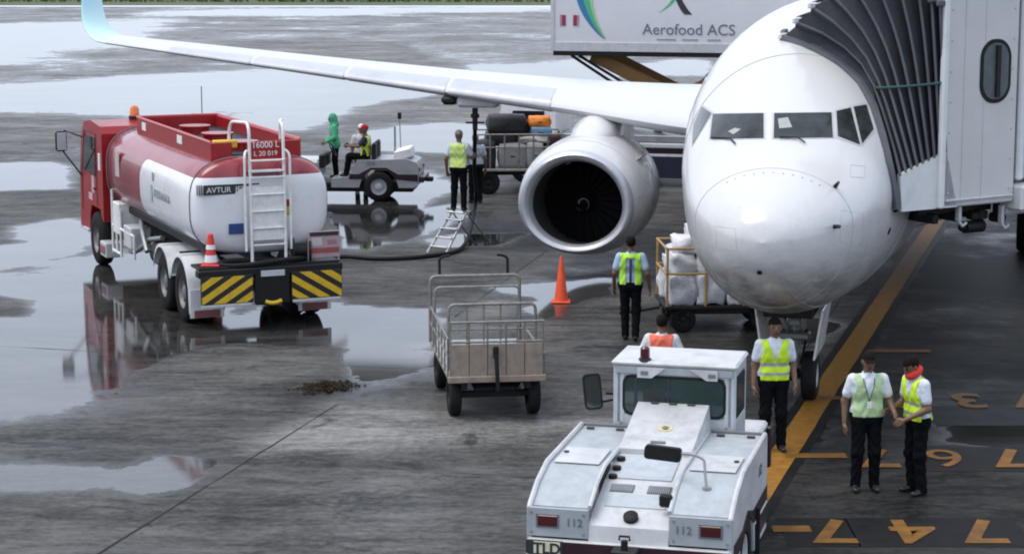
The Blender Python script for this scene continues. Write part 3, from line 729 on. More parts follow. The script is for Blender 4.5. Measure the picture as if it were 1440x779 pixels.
for x in (cl+.12, cr-.10):
    for k in range(7): mb = MB(); mb.cyl((x,-.012,zb0+.2+k*.42),(x,.0,zb0+.2+k*.42),.014,n=8); mb.build('bolt', lgrey, JBR)
TB('conduit', lgrey, JBR, [[(cl+.05,-.03,zb0+.10),(cr-.05,-.03,zb0+.10)]], .02, 6)
# underframe
mb = MB(); x0 = cl-.1
mb.box(((cl+cr)/2, .5, zb0-.10), (cr-cl, .14, .12), .01); mb.box(((cl+cr)/2, PD-.5, zb0-.10), (cr-cl, .14, .12), .01)
for k in range(3): mb.box((cl+.2+k*.45, PD/2, zb0-.2), (.1, PD-.6, .14), .01)
mb.build('underframe', dark, JBR)
for px, py in ((1348,300),(1408,303)):
    q = wl(px, py, .15); mb = MB(); mb.box((q.x, .15, q.z+.02), (.06,.08,.26), .01); mb.tube([(q.x,.15,q.z-.1),(q.x+.05,.12,q.z-.18),(q.x+.12,.12,q.z-.14)], .025); mb.build('hanger_bracket', lgrey, JBR)
q = wl(1372, 318, .4); mb = MB(); mb.cyl((q.x-.22,.4,q.z), (q.x+.12,.4,q.z), .09, n=12); mb.cyl((q.x-.3,.4,q.z), (q.x-.22,.4,q.z), .05, n=10); mb.box((q.x+.02,.4,q.z+.16),(.3,.16,.12),.02); mb.build('drive_motor', dark, JBR)
mb = MB(); q = wl(1403, 306, .3); mb.cyl((q.x,.2,q.z),(q.x,.42,q.z),.07,n=12); mb.box((q.x,.32,q.z+.14),(.08,.1,.24),.01); mb.build('guide_roller', dark, JBR)
# telescoping tunnel beyond the cab: every vertical cladding rib is a part
tl = cr+.02
B('tunnel', mat('tunnel_cladding', (.44,.47,.50), .4, .2, dirt=.25, scale=2), JBR, ((tl+7, PD/2+.1, (zb0+zt)/2+.14), (14, PD-.1, zt-zb0-.3), .02))
r0 = None
for k in range(40):
    if r0 is None:
        mb = MB(); mb.box((0, 0, 0), (.14, .09, zt-zb0-.3), .03); r0 = mb.build('cladding_rib', bw2, JBR); o = r0
    else: o = r0.copy(); col.objects.link(o)
    o.location = (tl+.14+k*.34, .08, (zb0+zt)/2+.14)
B('drive_box', bw2, JBR, ((tl+.45, .10, wl(1440,277).z), (.92, .5, .36), .03))
B('tunnel_beam', lgrey, JBR, ((tl+7, .3, zb0-.06), (14, .3, .3), .02), ((tl+7, PD-.3, zb0-.06), (14, .3, .3), .02))
mb = MB(); mb.cyl((tl+10.5, PD/2-.6, .5), (tl+10.5, PD/2-.6, zb0), .20, n=16); mb.cyl((tl+10.5, PD/2+.9, .5), (tl+10.5, PD/2+.9, zb0), .20, n=16); mb.box((tl+10.5, PD/2+.15, .62), (.5, 2.6, .3), .03); mb.build('drive_column', dark, JBR)
for y in (PD/2-1.1, PD/2+1.4): wheel(JBR, (tl+10.5, y, .5), .5, .32, -1 if y < 1 else 1, lgrey)
mb = MB(); mb.cyl((tl+13, PD/2, 0), (tl+13, PD/2, zb0), .5, n=20); mb.build('rotunda_column', lgrey, JBR)
# ------------------------------------------------------------------ people: signed-distance bodies meshed with surface nets
def surf_net(fun, lo, hi, h):
    n = [int(math.ceil((b-a)/h))+1 for a, b in zip(lo, hi)]
    ax = [lo[k]+h*np.arange(n[k]) for k in range(3)]
    Xg = np.stack(np.meshgrid(*ax, indexing='ij'), -1)
    D = fun(Xg.reshape(-1, 3)).reshape(n); S = D < 0
    c = [(i, j, k) for i in (0,1) for j in (0,1) for k in (0,1)]
    cs = np.stack([S[i:n[0]-1+i, j:n[1]-1+j, k:n[2]-1+k] for i, j, k in c], -1); act = cs.any(-1) & ~cs.all(-1)
    I = np.argwhere(act); vid = -np.ones(act.shape, int); vid[act] = np.arange(len(I))
    acc = np.zeros((len(I), 3)); cnt = np.zeros(len(I)); ci = np.array(c)
    for a in range(8):
        for b in range(a+1, 8):
            if abs(ci[a]-ci[b]).sum() != 1: continue
            da = D[tuple((I+ci[a]).T)]; db = D[tuple((I+ci[b]).T)]; m_ = (da < 0) != (db < 0)
            t_ = np.where(m_, da/np.where(m_, da-db, 1), 0); p_ = ci[a]+t_[:, None]*(ci[b]-ci[a])
            acc[m_] += p_[m_]; cnt[m_] += 1
    V = np.array(lo)+h*(I+acc/cnt[:, None]); F = []
    for d in range(3):
        o1, o2 = [(1,2),(2,0),(0,1)][d]
        sl0 = [slice(None)]*3; sl1 = [slice(None)]*3; sl0[d] = slice(0, n[d]-1); sl1[d] = slice(1, n[d])
        ch = S[tuple(sl0)] != S[tuple(sl1)]
        E_ = np.argwhere(ch); ok = (E_[:, o1] > 0) & (E_[:, o2] > 0) & (E_[:, o1] < n[o1]-1) & (E_[:, o2] < n[o2]-1); E_ = E_[ok]
        e1 = np.zeros(3, int); e1[o1] = 1; e2 = np.zeros(3, int); e2[o2] = 1
        q = np.stack([vid[tuple((E_-e1-e2).T)], vid[tuple((E_-e2).T)], vid[tuple(E_.T)], vid[tuple((E_-e1).T)]], 1)
        ins = S[tuple(E_.T)]
        F.append(np.where(ins[:, None], q, q[:, ::-1]))
    F = np.concatenate(F); return V, F[(F >= 0).all(1)]
def caps(P, a, b, ra, rb, sc=None):
    a, b = np.array(a, float), np.array(b, float); Q = P
    if sc is not None: Q = P*sc; a = a*sc; b = b*sc
    e = b-a; w = Q-a; t = np.clip((w@e)/max(e@e, 1e-9), 0, 1)
    return np.linalg.norm(w-t[:, None]*e, axis=1)-(ra+(rb-ra)*t)
def ell(P, c, r):
    q = (P-np.array(c))/np.array(r); l = np.linalg.norm(q, axis=1); return (l-1)*min(r)
def smin(a, b, k): 
    h = np.clip(.5+.5*(b-a)/k, 0, 1); return b*(1-h)+a*h-k*h*(1-h)
def hand_mesh():
    def f(P):   # local: z- towards the fingertips, palm facing +x (towards the thigh), thumb towards -y (front)
        d = caps(P, (0,0,.02), (0,0,-.02), .025, .026)
        d = smin(d, caps(P, (0,-.026,-.045), (0,.024,-.045), .021, .019, np.array([1.35,1,1])), .02)
        for k, (y, l) in enumerate(((-.031,.070),(-.010,.080),(.011,.074),(.030,.058))):
            r_ = .0088; b1 = np.array((.004, y*1.05, -.085)); b0 = np.array((0, y*.95, -.05)); m_ = np.array((.012, y*1.05, -.085-l*.42)); t_ = np.array((.034, y, -.085-l*.80))
            d = smin(d, np.minimum(np.minimum(caps(P, b0, b1, r_, r_), caps(P, b1, m_, r_, r_*.95)), caps(P, m_, t_, r_*.95, r_*.8)), .004)
        d = smin(d, np.minimum(caps(P, (.004,-.026,-.02), (.012,-.05,-.055), .013, .011), caps(P, (.012,-.05,-.055), (.02,-.056,-.09), .011, .009)), .01)
        return d
    return surf_net(f, (-.06,-.09,-.19), (.08,.07,.06), .0065)
HV, HF = hand_mesh()
def basis(up, lat):
    up = np.array(up, float); up /= np.linalg.norm(up); lat = np.array(lat, float); lat = lat-up*(lat@up); lat /= np.linalg.norm(lat)
    return np.stack([lat, np.cross(up, lat), up])    # rows: lateral(+x = person's left), y (back), up
def rotz(v, a): c, s_ = math.cos(a), math.sin(a); return np.array([v[0]*c-v[1]*s_, v[0]*s_+v[1]*c, v[2]])
def person(label, loc, rz, H=1.72, shirt=(.62,.66,.72), trousers=(.007,.0075,.010), vest=None, skin=(.16,.085,.05), group=None,
           pelvis=(0,0,.94), lean=(0,-.01,.55), turn=0, headyaw=0, headpitch=0, elbows=None, wrists=None, knees=None, ankles=None,
           head='hair', headcol=(.012,.010,.009), sleeves=.62, scarf=None, stripes=True, vback=None, raincoat=False, res=.0135, shoes=(.012,.012,.012), legs_skirt=False, lanyard=False, zbase=0):
    """faces local -Y; person's right hand is at -X"""
    k = H/1.75
    pel = np.array(pelvis); up = np.array(lean); lat = rotz(np.array([1.,0,0]), turn)
    RT = basis(up, lat); N_ = pel+RT[2]*.55
    loc_t = lambda x, y, z: pel+RT[0]*x+RT[1]*y+RT[2]*z
    sh = {s_: loc_t(s_*.185, .005, .475) for s_ in (-1, 1)}
    EL = {s_: np.array(elbows[s_]) if elbows and s_ in elbows else loc_t(s_*.25, .03, .19) for s_ in (-1, 1)}
    WR = {s_: np.array(wrists[s_]) if wrists and s_ in wrists else loc_t(s_*.275, -.03, -.06) for s_ in (-1, 1)}
    hp = {s_: loc_t(s_*.09, 0, -.02) for s_ in (-1, 1)}
    KN = {s_: np.array(knees[s_]) if knees else np.array([s_*.105, -.02, .50]) for s_ in (-1, 1)}
    AN = {s_: np.array(ankles[s_]) if ankles else np.array([s_*.115, .02, .085]) for s_ in (-1, 1)}
    hy = turn+headyaw; fw = rotz(np.array([0,-1.,0]), hy)
    hup = RT[2]*math.cos(headpitch)+fw*math.sin(headpitch); RH = basis(hup, rotz(np.array([1.,0,0]), hy)); HC = N_+RT[2]*.05+RH[2]*.095-RH[1]*.01
    puff = .022 if raincoat else 0.0
    def torso(T):
        sc = np.array([1, 1.32, 1])
        d = caps(T, (-.085,0,.36), (.085,0,.36), .142+puff, .142+puff, sc)
        d = smin(d, caps(T, (-.075,0,.12), (.075,0,.12), .128+puff, .128+puff, sc), .09)
        d = smin(d, caps(T, (-.08,.01,-.0), (.08,.01,-.0), .13+puff, .13+puff, np.array([1,1.15,1])), .06)
        d = smin(d, caps(T, (-.16,.005,.455), (.16,.005,.455), .072+puff*.5, .072+puff*.5), .06)
        d = smin(d, caps(T, (0,.02,.47), (0,.01,.53), .085, .06), .05)
        return d/1.1+.0045*np.sin(T[:,2]*38+4*np.sin(T[:,0]*17+H*60)+3*np.sin(T[:,1]*15))
    prims = []      # (label, fun)
    toT = lambda P: (P-pel)@RT.T
    toH = lambda P: (P-HC)@RH.T
    def headf(P):
        Q = toH(P)
        d = ell(Q, (0,.012,.028), (.078,.098,.095)); d = smin(d, ell(Q, (0,-.018,-.035), (.062,.072,.082)), .03)
        d = smin(d, caps(Q, (0,-.088,.02), (0,-.105,-.022), .010, .014), .012)
        d = smin(d, caps(Q, (-.022,-.085,-.062), (.022,-.085,-.062), .008, .008), .008)
        for s_ in (-1, 1):
            d = smin(d, ell(Q, (s_*.079,.012,-.005), (.012,.02,.03)), .008)
            d = np.maximum(d, -ell(Q, (s_*.032,-.097,.012), (.018,.012,.010)))
        return d
    def legs(P, ex=0):
        d = None; fold = .0055*np.sin(P[:,2]*46+5*np.sin(P[:,0]*22+H*50)+4*np.sin(P[:,1]*19))*np.clip(1.2-np.abs(P[:,2]-.42)*1.6, .25, 1)
        for s_ in (-1, 1):
            a = smin(caps(P, hp[s_], KN[s_], .098, .074), caps(P, KN[s_], AN[s_]+np.array([0,0,.0]), .072, .064), .05); d = a if d is None else smin(d, a, .02)
        return d+fold
    def shoef(P):
        d = None
        for s_ in (-1, 1):
            a = AN[s_]; f_ = rotz(np.array([0,-1.,0]), turn+.12*s_ if not ankles else turn)
            q = np.minimum(caps(P, a+np.array([0,0,-.035])-f_*.03, a+f_*.135+np.array([0,0,-.048]), .046, .036), caps(P, a+np.array([0,0,-.03]), a+np.array([0,0,.04]), .045, .045))
            q = np.maximum(q, (a[2]-.085)-P[:, 2]); d = q if d is None else np.minimum(d, q)
        return d
    def arms_skin(P):
        d = None
        for s_ in (-1, 1):
            a = smin(caps(P, sh[s_], EL[s_], .052, .042), caps(P, EL[s_], WR[s_], .043, .029), .03); d = a if d is None else np.minimum(d, a)
        return d
    def sleevef(P):
        d = None
        for s_ in (-1, 1):
            if sleeves <= 1: e_ = sh[s_]+(EL[s_]-sh[s_])*sleeves; a = caps(P, sh[s_], e_, .070, .066)
            else: a = smin(caps(P, sh[s_], EL[s_], .070+puff*.5, .056+puff*.5), caps(P, EL[s_], EL[s_]+(WR[s_]-EL[s_])*.92, .056+puff*.5, .045+puff*.4), .03)
            d = a if d is None else np.minimum(d, a)
        return d
    neck = lambda P: caps(P, loc_t(0,.01,.50), HC-RH[2]*.05+RH[1]*.02, .056, .052)
    tors = lambda P: torso(toT(P))
    prims = [(0, headf, .02), (0, neck, .02), (0, arms_skin, .012), (1, tors, .03), (1, sleevef, .02), (2, legs, .03), (3, shoef, .012)]
    def body(P):
        d = None
        for l_, f_, kk in prims: q = f_(P); d = q if d is None else smin(d, q, kk)
        return d
    allp = np.array([HC+RH[2]*.15, HC-RH[2]*.1-RH[1]*.13, HC+RH[1]*.13]+[EL[s_] for s_ in EL]+[WR[s_] for s_ in WR]+[KN[s_] for s_ in KN]+[AN[s_]+np.array([0,-.2,-.09]) for s_ in AN]+[AN[s_]+np.array([0,.1,-.09]) for s_ in AN]+[sh[s_]+np.array([q*.05, 0, 0]) for s_ in sh for q in (-1, 1)]+[pel+RT[1]*.16, pel-RT[1]*.16])
    lo, hi = allp.min(0)-.11, allp.max(0)+.11
    V, F = surf_net(body, lo, hi, res)
    C_ = V[F].mean(1); lab = np.stack([f_(C_) for _, f_, _ in prims], 1).argmin(1); lab = np.array([q[0] for q in prims])[lab]
    Qh = toH(C_); hm = (lab == 0)&(Qh[:,1] < -.04)
    ey_ = hm & ((np.hypot(np.abs(Qh[:,0])-.032, (Qh[:,2]-.012)*1.5) < .015)|((np.abs(Qh[:,2]-.036) < .006)&(np.abs(np.abs(Qh[:,0])-.032) < .022))|((np.abs(Qh[:,2]+.062) < .006)&(np.abs(Qh[:,0]) < .024)))
    tz = toT(C_)[:, 2]; lab = np.where((lab == 1) & (tz < .06) & (not raincoat), 2, lab); lab = np.where(ey_, 3, lab)
    mats = [(lambda n_, c_, **kw: mat(n_+'_'+'_'.join('%d' % round(x*1000) for x in c_), c_, **kw))(*a[:2], **a[2]) for a in
            (('skin', skin, dict(rough=.5, vary=.15, scale=25)), ('cloth', shirt, dict(rough=.9, vary=.14, scale=14, bump=.5, bscale=22, spec=.15)), ('trousers', trousers, dict(rough=.95, vary=.3, scale=10, bump=.5, bscale=16, spec=.06)), ('shoe', shoes, dict(rough=.4)))]
    # hands joined to the wrists
    Vs, Fs, Ls = [V], [F], [lab]; nb = len(V)
    for s_ in (-1, 1):
        dn = WR[s_]-EL[s_]; dn /= np.linalg.norm(dn); inn = (pel-WR[s_])*np.array([1,1,0]); 
        zl = -dn; xl = inn-zl*(inn@zl); xl /= max(np.linalg.norm(xl), 1e-6); yl = np.cross(zl, xl)
        hv = HV.copy()
        flip = (yl@rotz(np.array([0,1.,0]), turn) < 0)
        if flip: hv[:, 1] *= -1
        W_ = WR[s_]+hv[:, :1]*xl+hv[:, 1:2]*yl+hv[:, 2:]*zl+dn*.02
        Vs.append(W_); Fs.append((HF[:, ::-1] if flip else HF)+nb); Ls.append(np.zeros(len(HF), int)); nb += len(HV)
    V, F, lab = np.concatenate(Vs)*k, np.concatenate(Fs), np.concatenate(Ls)
    root = thing('person', label, 'person', loc, rz, group)
    def mk(name, V, F, ms, li, par):
        me_ = bpy.data.meshes.new(name); me_.from_pydata(V.tolist(), [], F.tolist())
        for q in ms: me_.materials.append(q)
        me_.polygons.foreach_set('material_index', np.asarray(li, np.int32)); me_.polygons.foreach_set('use_smooth', [True]*len(F)); me_.update()
        return link(name, me_, par)
    bd = mk('body', V, F, mats, lab, root)
    if vest:
        vm = mat('vest_%d_%d' % (vest[0]*1000, vest[1]*1000), vest, .8, vary=.15, scale=9, bump=.5, bscale=18)
        sm_ = mat('reflective_tape', (.34,.36,.36), .45, vary=.15)
        def vf(P):
            T = toT(P); d = np.minimum(tors(P), 9)-.016
            d = np.maximum(d, -(T[:, 2]-.015)); d = np.maximum(d, T[:, 2]-.535)
            d = np.maximum(d, np.abs(T[:, 0])-.185)
            ah = np.hypot((np.abs(T[:, 0])-.235)*1.0, (T[:, 2]-.42)*.62)-.078
            d = np.maximum(d, -ah)
            vn = np.maximum(np.abs(T[:, 0])-.09*np.clip((T[:, 2]-.26)/.25, 0, 1.2), T[:, 1]-.0)      # V neck at the front
            vn = np.maximum(vn, .26-T[:, 2]); d = np.maximum(d, -vn)
            d = np.maximum(d, -(np.hypot(T[:, 0], T[:, 1]-.01)-.075+np.clip(.49-T[:, 2], 0, 1)*3))
            if vback: d = np.maximum(d, -np.maximum(np.maximum(np.abs(T[:, 0])-vback, -T[:, 1]), T[:, 2]-.46))
            return d
        Vv, Fv = surf_net(vf, lo, hi, res*.9); T = toT(Vv[Fv].mean(1)); li = np.zeros(len(Fv), int)
        if stripes: li = ((np.abs(T[:, 2]-.105) < .022) | (np.abs(T[:, 2]-.225) < .022)).astype(int)
        mk('hi_vis_vest', Vv*k, Fv, [vm, sm_], li, root)
    if vback:
        q = np.array([loc_t(x, -.0, z) for x, z in ((0,.02),(0,.44))]); 
        bm_ = MB(); 
        for z in (.02,): bm_.loft([[loc_t(sx*.022, .118+dz*.004+.012*math.sin(zz*6), zz)*k for sx, dz in ((-1,0),(1,0),(1,2),(-1,2))] for zz in np.linspace(.06,.45,8)], True, True)
        bm_.build('back_strap', mat('strap_violet', (.05,.035,.14), .8), root)
    hc = mat('%s_%d_%d' % (head, headcol[0]*1000, headcol[1]*1000), headcol, .85, vary=.3, scale=30, bump=.8, bscale=60, spec=.08)
    if head in ('hair', 'cap', 'hood'):
        def hf(P):
            Q = toH(P)
            if head == 'hair':
                d = ell(Q, (0,.018,.036), (.086,.106,.100)); cut = np.maximum(-.02-Q[:, 2]-np.clip(Q[:, 1], 0, .1)*.6, -(Q[:, 1]+np.where(Q[:, 2] > .05, .085, .02)))
                return np.maximum(d, cut)
            if head == 'cap':
                d = np.maximum(ell(Q, (0,.014,.035), (.088,.108,.103)), .035-Q[:, 2])
                br = np.maximum(np.maximum(ell(Q, (0,-.10,.04), (.075,.085,.03)), .034-Q[:, 2]), Q[:, 2]-.046)
                return np.minimum(d, br)
            d = ell(Q, (0,.03,.02), (.105,.12,.135)); d = smin(d, caps(Q, (0,.05,-.08), (0,.05,-.16), .10, .13), .06)
            return np.maximum(d, -ell(Q, (0,-.10,-.005), (.062,.09,.085)))
        Vh, Fh = surf_net(hf, HC-.28, HC+.28, .011)
        mk({'hair':'hair','cap':'cap','hood':'hood'}[head], Vh*k, Fh, [hc], np.zeros(len(Fh), int), root)
    if scarf:
        def sf(P):
            Q = toH(P); return np.maximum(np.abs(ell(Q, (0,-.005,-.085), (.082,.098,.055))-.004)-.012, -(Q[:, 2]+.16))
        Vh, Fh = surf_net(sf, HC-.24, HC+.2, .011); mk('scarf', Vh*k, Fh, [mat('scarf_red', scarf, .8, bump=.4)], np.zeros(len(Fh), int), root)
    if lanyard:
        TB('lanyard', textdark, root, [[Vector(loc_t(s_*x, y, z)*k) for x, y, z in ((.07,-.075,.50),(.055,-.125,.42),(.03,-.137,.33),(.0,-.137,.22))] for s_ in (-1, 1)], .005, 5)
        B('id_card', paper, root, (Vector(loc_t(0,-.145,.18)*k), (.055,.006,.085), .002))
    return root
HIVIS = (.56, .80, .03); HIVIS2 = (.47, .66, .10)
def at_px(x, y, z=0): q = G(x, y, z); return (q.x, q.y, z)
person('man in yellow hi-vis vest standing in front of the airliner nose wheel', at_px(1086, 634), R(4), 1.78, res=.0105, vest=HIVIS, elbows={-1:(-.25,.03,1.14), 1:(.25,.02,1.14)}, wrists={-1:(-.27,-.05,.90), 1:(.26,-.1,.92)})
person('man in black cap and pale vest over white shirt with lanyard', at_px(1216, 690), R(2), 1.74, res=.0105, vest=(.46,.62,.34), shirt=(.66,.70,.76), head='cap', lanyard=True, stripes=False,
       elbows={-1:(-.27,.04,1.13), 1:(.27,-.04,1.14)}, wrists={-1:(-.28,-.03,.88), 1:(.30,-.22,1.02)}, headpitch=.12)
person('man in yellow vest and red neck scarf looking down at his hands', at_px(1287, 694), R(-68), 1.73, res=.0105, vest=HIVIS, scarf=(.55,.03,.02), shirt=(.62,.66,.74), lean=(0,-.05,.55), headpitch=.5,
       elbows={-1:(-.25,-.05,1.13), 1:(.25,-.02,1.12)}, wrists={-1:(-.16,-.30,1.06), 1:(.17,-.27,1.0)})
person('man seen from behind in lime vest with violet back strap near the tall cone', at_px(886, 478), R(176), 1.74, vest=(.42,.78,.06), shirt=(.40,.52,.66), vback=.075, stripes=False,
       knees={-1:(-.10,.0,.50), 1:(.09,-.07,.50)}, ankles={-1:(-.09,.12,.10), 1:(.08,-.03,.085)}, elbows={-1:(-.28,.05,1.14), 1:(.27,.02,1.14)}, wrists={-1:(-.32,-.02,.90), 1:(.28,-.12,.90)})
person('man in orange vest standing just beyond the white pushback tug', at_px(929, 612), R(170), 1.66, vest=(.80,.16,.09), shirt=(.66,.66,.68), stripes=False, elbows={-1:(-.30,-.02,1.16), 1:(.30,-.02,1.16)}, wrists={-1:(-.22,-.22,1.05), 1:(.22,-.22,1.05)})
# ------------------------------------------------------------------ fuel tanker truck
h = Vector((-.391, .9205, 0)); TO = Vector((-4.1, 36.55, 0))
TR = thing('fuel_truck', 'red and white aviation fuel tanker truck with striped rear bumper and ladder', 'truck', TO, math.atan2(h.y, h.x))
tankm = bpy.data.materials.new('tank_livery'); tankm.use_nodes = True; N, L = nodes_of(tankm); p = N['Principled BSDF']
t = N.new('ShaderNodeTexCoord'); sp = N.new('ShaderNodeSeparateXYZ'); L.new(t.outputs['Object'], sp.inputs[0])
rr_ = .42
dx_ = math_('MAXIMUM', math_('SUBTRACT', sp.outputs[0], 4.35-rr_), 0); dz_ = math_('MAXIMUM', math_('SUBTRACT', sp.outputs[2], 2.58-rr_), 0)
dd = math_('SQRT', math_('ADD', math_('MULTIPLY', dx_, dx_), math_('MULTIPLY', dz_, dz_)))
side = math_('LESS_THAN', dd, rr_); rear = math_('MULTIPLY', math_('LESS_THAN', sp.outputs[0], .66), math_('LESS_THAN', sp.outputs[2], 2.60))
wm = math_('MAXIMUM', side, rear); n2 = noise_(3, 8, .7); n3 = noise_(2.2, 6, .65, (1, 1, .3))
rc = mixc(rng_(n3, .35, .7), (.20,.006,.011), (.30,.024,.034)); wc_ = mixc(rng_(n2, .5, .8, 0, .35), (.74,.75,.77), (.30,.29,.27))
L.new(mixc(wm, rc, wc_), p.inputs['Base Color']); p.inputs['Roughness'].default_value = .25; p.inputs['Coat Weight'].default_value = .5
MATS['tank_livery'] = tankm
def tank_ring(x, k=1.0, n=48, w_=1.22, zc=2.09, hz=.84, e=3.0):
    o = []
    for i in range(n):
        a = 2*math.pi*i/n; c, s_ = math.cos(a), math.sin(a)
        o.append((x, k*w_*math.copysign(abs(c)**(2/e), c), zc+k*hz*math.copysign(abs(s_)**(2/e), s_)))
    return o
mb = MB(); mb.loft([tank_ring(x, k) for x, k in ((.40,.02),(.405,.35),(.42,.62),(.455,.82),(.51,.93),(.58,.98),(.68,1),(2,1),(4,1),(6,1),(7.15,1),(7.25,.97),(7.33,.88),(7.38,.6),(7.4,.05))], True, True)
mb.build('tank', tankm, TR, 50)
for x in (.70, 7.1): mb = MB(); mb.tube(tank_ring(x, 1.006), .014, 5, True); mb.build('tank_seam', textgrey, TR)
mb = MB(); mb.box((3.9, .95, 1.36), (6.6, .10, .16), .03); mb.box((3.9, -.95, 1.36), (6.6, .10, .16), .03); mb.build('tank_bearer', dark, TR)
# roof coaming with walkway
B('roof_coaming', red, TR, ((3.5,.78,2.98),(5.4,.05,.36),.012), ((3.5,-.78,2.98),(5.4,.05,.36),.012), ((6.2,0,2.98),(.05,1.56,.36),.012), ((.82,-.43,2.98),(.05,.72,.36),.012), ((.82,.60,2.98),(.05,.34,.36),.012))
TB('coaming_rim', mat('pale_red', (.52,.10,.10), .35), TR, [[(.82,.8,3.17),(6.2,.8,3.17)],[(.82,-.8,3.17),(6.2,-.8,3.17)],[(6.2,-.8,3.17),(6.2,.8,3.17)]], .022, 6)
B('walkway', dark, TR, ((3.5,0,2.935),(5.3,1.5,.02),.003))
for x in (1.7, 3.3, 4.9):
    mb = MB(); mb.cyl((x,0,2.94),(x,0,3.06),.27,n=20); mb.cyl((x,0,3.06),(x,0,3.09),.30,n=20); mb.build('manhole_lid', red, TR)
B('valve_box', yellow, TR, ((.95,.52,3.12),(.16,.42,.14),.02))
B('rear_number_panel', red, TR, ((.60,-.10,2.98),(.03,.66,.36),.008))
text('lettering', '16000 L', .15, paper, TR, (.578,-.10,3.07), (0,-1,0), (0,0,1), .006); text('lettering', 'L 20 019', .12, paper, TR, (.578,-.10,2.93), (0,-1,0), (0,0,1), .006)
B('grade_plate', textdark, TR, ((.425,.56,2.40),(.03,.98,.17),.003)); text('lettering', 'AVTUR  JET A1', .135, paper, TR, (.407,.56,2.352), (0,-1,0), (0,0,1), .005, 1.0)
for k in range(3): B('grade_bar', textgrey, TR, ((.46-.012*k, 1.15-.035*k, 2.40),(.05,.016,.18),.003))
text('lettering', 'PERTAMINA', .22, mat('livery_grey', (.34,.36,.40), .5), TR, (2.65, 1.228, 1.98), (-1,0,0), (0,0,1), .008)
for (x, z, w_, hh, c_) in ((3.42, 2.03, .13, .30, (.30,.42,.40)), (3.30, 2.34, .09, .16, (.32,.33,.36))): B('emblem', mat('emblem_%d' % (x*100), c_, .5), TR, ((x, 1.226, z),(w_,.012,hh),.004))
B('tank_label', mat('pale_label', (.50,.40,.41), .5), TR, ((6.15,1.228,2.28),(.34,.012,.5),.003)); B('tank_label', paper, TR, ((2.9,.812,3.03),(.34,.012,.15),.003)); B('tank_label', paper, TR, ((5.6,.812,3.03),(.30,.012,.15),.003))
# ladder
wt = mat('ladder_white', (.74,.74,.72), .4, dirt=.3, scale=9)
def arc(p0, p1, p2, n=6): return [Vector(p0).lerp(Vector(p1), t_).lerp(Vector(p1).lerp(Vector(p2), t_), t_) for t_ in np.linspace(0, 1, n)]
for s_ in (1, -1):
    y = -.02+s_*.30
    TB('ladder_stile', wt, TR, [[(.20,y,1.05),(.22,y,2.2),(.26,y,3.2)]+arc((.26,y,3.3),(.27,y,3.52),(.45,y,3.52))+arc((.75,y+s_*.12,3.52),(.95,y+s_*.16,3.52),(.95,y+s_*.16,3.17))], .028, 8)
    TB('ladder_guard', wt, TR, [[(.20,y+s_*.10,1.35),(.22,y+s_*.10,2.75)]+arc((.22,y+s_*.10,2.9),(.23,y+s_*.10,3.05),(.36,y+s_*.02,3.05))], .022, 8)
for k, z in enumerate(np.arange(1.15, 2.9, .29)): TB('rung', wt, TR, [[(.21,-.32,z),(.21,.28,z)]], .018, 6)
B('ladder_plate', wt, TR, ((.235,-.02,1.98),(.012,.56,.92),.003)); B('ladder_tread', lgrey, TR, ((.30,-.02,2.70),(.22,.58,.03),.008))
B('warning_sticker', mat('sticker_blue', (.02,.05,.20), .5), TR, ((.388,.50,1.72),(.012,.26,.18),.003)); B('warning_sticker', red, TR, ((.388,-.42,2.12),(.012,.10,.12),.003)); B('warning_sticker', yellow, TR, ((.388,-.42,1.98),(.012,.10,.12),.003))
# chassis, axles, wheels
B('chassis', dark, TR, ((4.9,.43,.92),(9.4,.10,.26),.02), ((4.9,-.43,.92),(9.4,.10,.26),.02), ((.9,0,.92),(.14,.9,.2),.02), ((3.4,0,.92),(.14,.9,.2),.02), ((6.4,0,.92),(.14,.9,.2),.02), ((8.6,0,.92),(.14,.9,.2),.02), ((8.3,0,.55),(.16,2.0,.14),.02), ((1.35,0,.55),(.2,2.0,.18),.02), ((2.65,0,.55),(.2,2.0,.18),.02))
hubred = mat('hub_grey', (.18,.18,.18), .5, .3, dirt=.4)
for x in (1.35, 2.65):
    for s_ in (1, -1):
        wheel(TR, (x, s_*1.10, .52), .52, .27, s_, hubred); wheel(TR, (x, s_*.80, .52), .52, .27, s_, hubred)
for s_ in (1, -1): wheel(TR, (8.3, s_*1.08, .54), .54, .30, s_, hubred)
fenm = mat('fender_white', (.70,.71,.72), .4, dirt=.3, scale=5)
for s_ in (1, -1):
    for x in (1.35, 2.65):
        prof = [(x+.62*math.cos(a), .56+.64*math.sin(a)) for a in np.linspace(R(20), R(165), 12)]+[(x-.64, .30)]*(1 if x < 2 else 0)
        mb = MB(); V, F = [], []
        mb.loft([[(px, s_*.64, pz), (px, s_*1.27, pz), (px, s_*1.275, pz-.06), (px, s_*1.255, pz-.06), (px, s_*1.25, pz-.025), (px, s_*.64, pz-.025)] for px, pz in prof], True, True); fd = mb.build('fender', fenm, TR, 40)
        TB('fender_stay', black, fd, [[(x-.1, s_*.64, 1.24),(x-.1, s_*1.28, 1.24)]], .02, 6)
    B('mud_flap', fenm, TR, ((.66, s_*.97, .42),(.02,.60,.50),.006)); B('flap_label', mat('flap_label', (.22,.08,.08), .6), TR, ((.645, s_*.97, .24),(.012,.46,.13),.003))
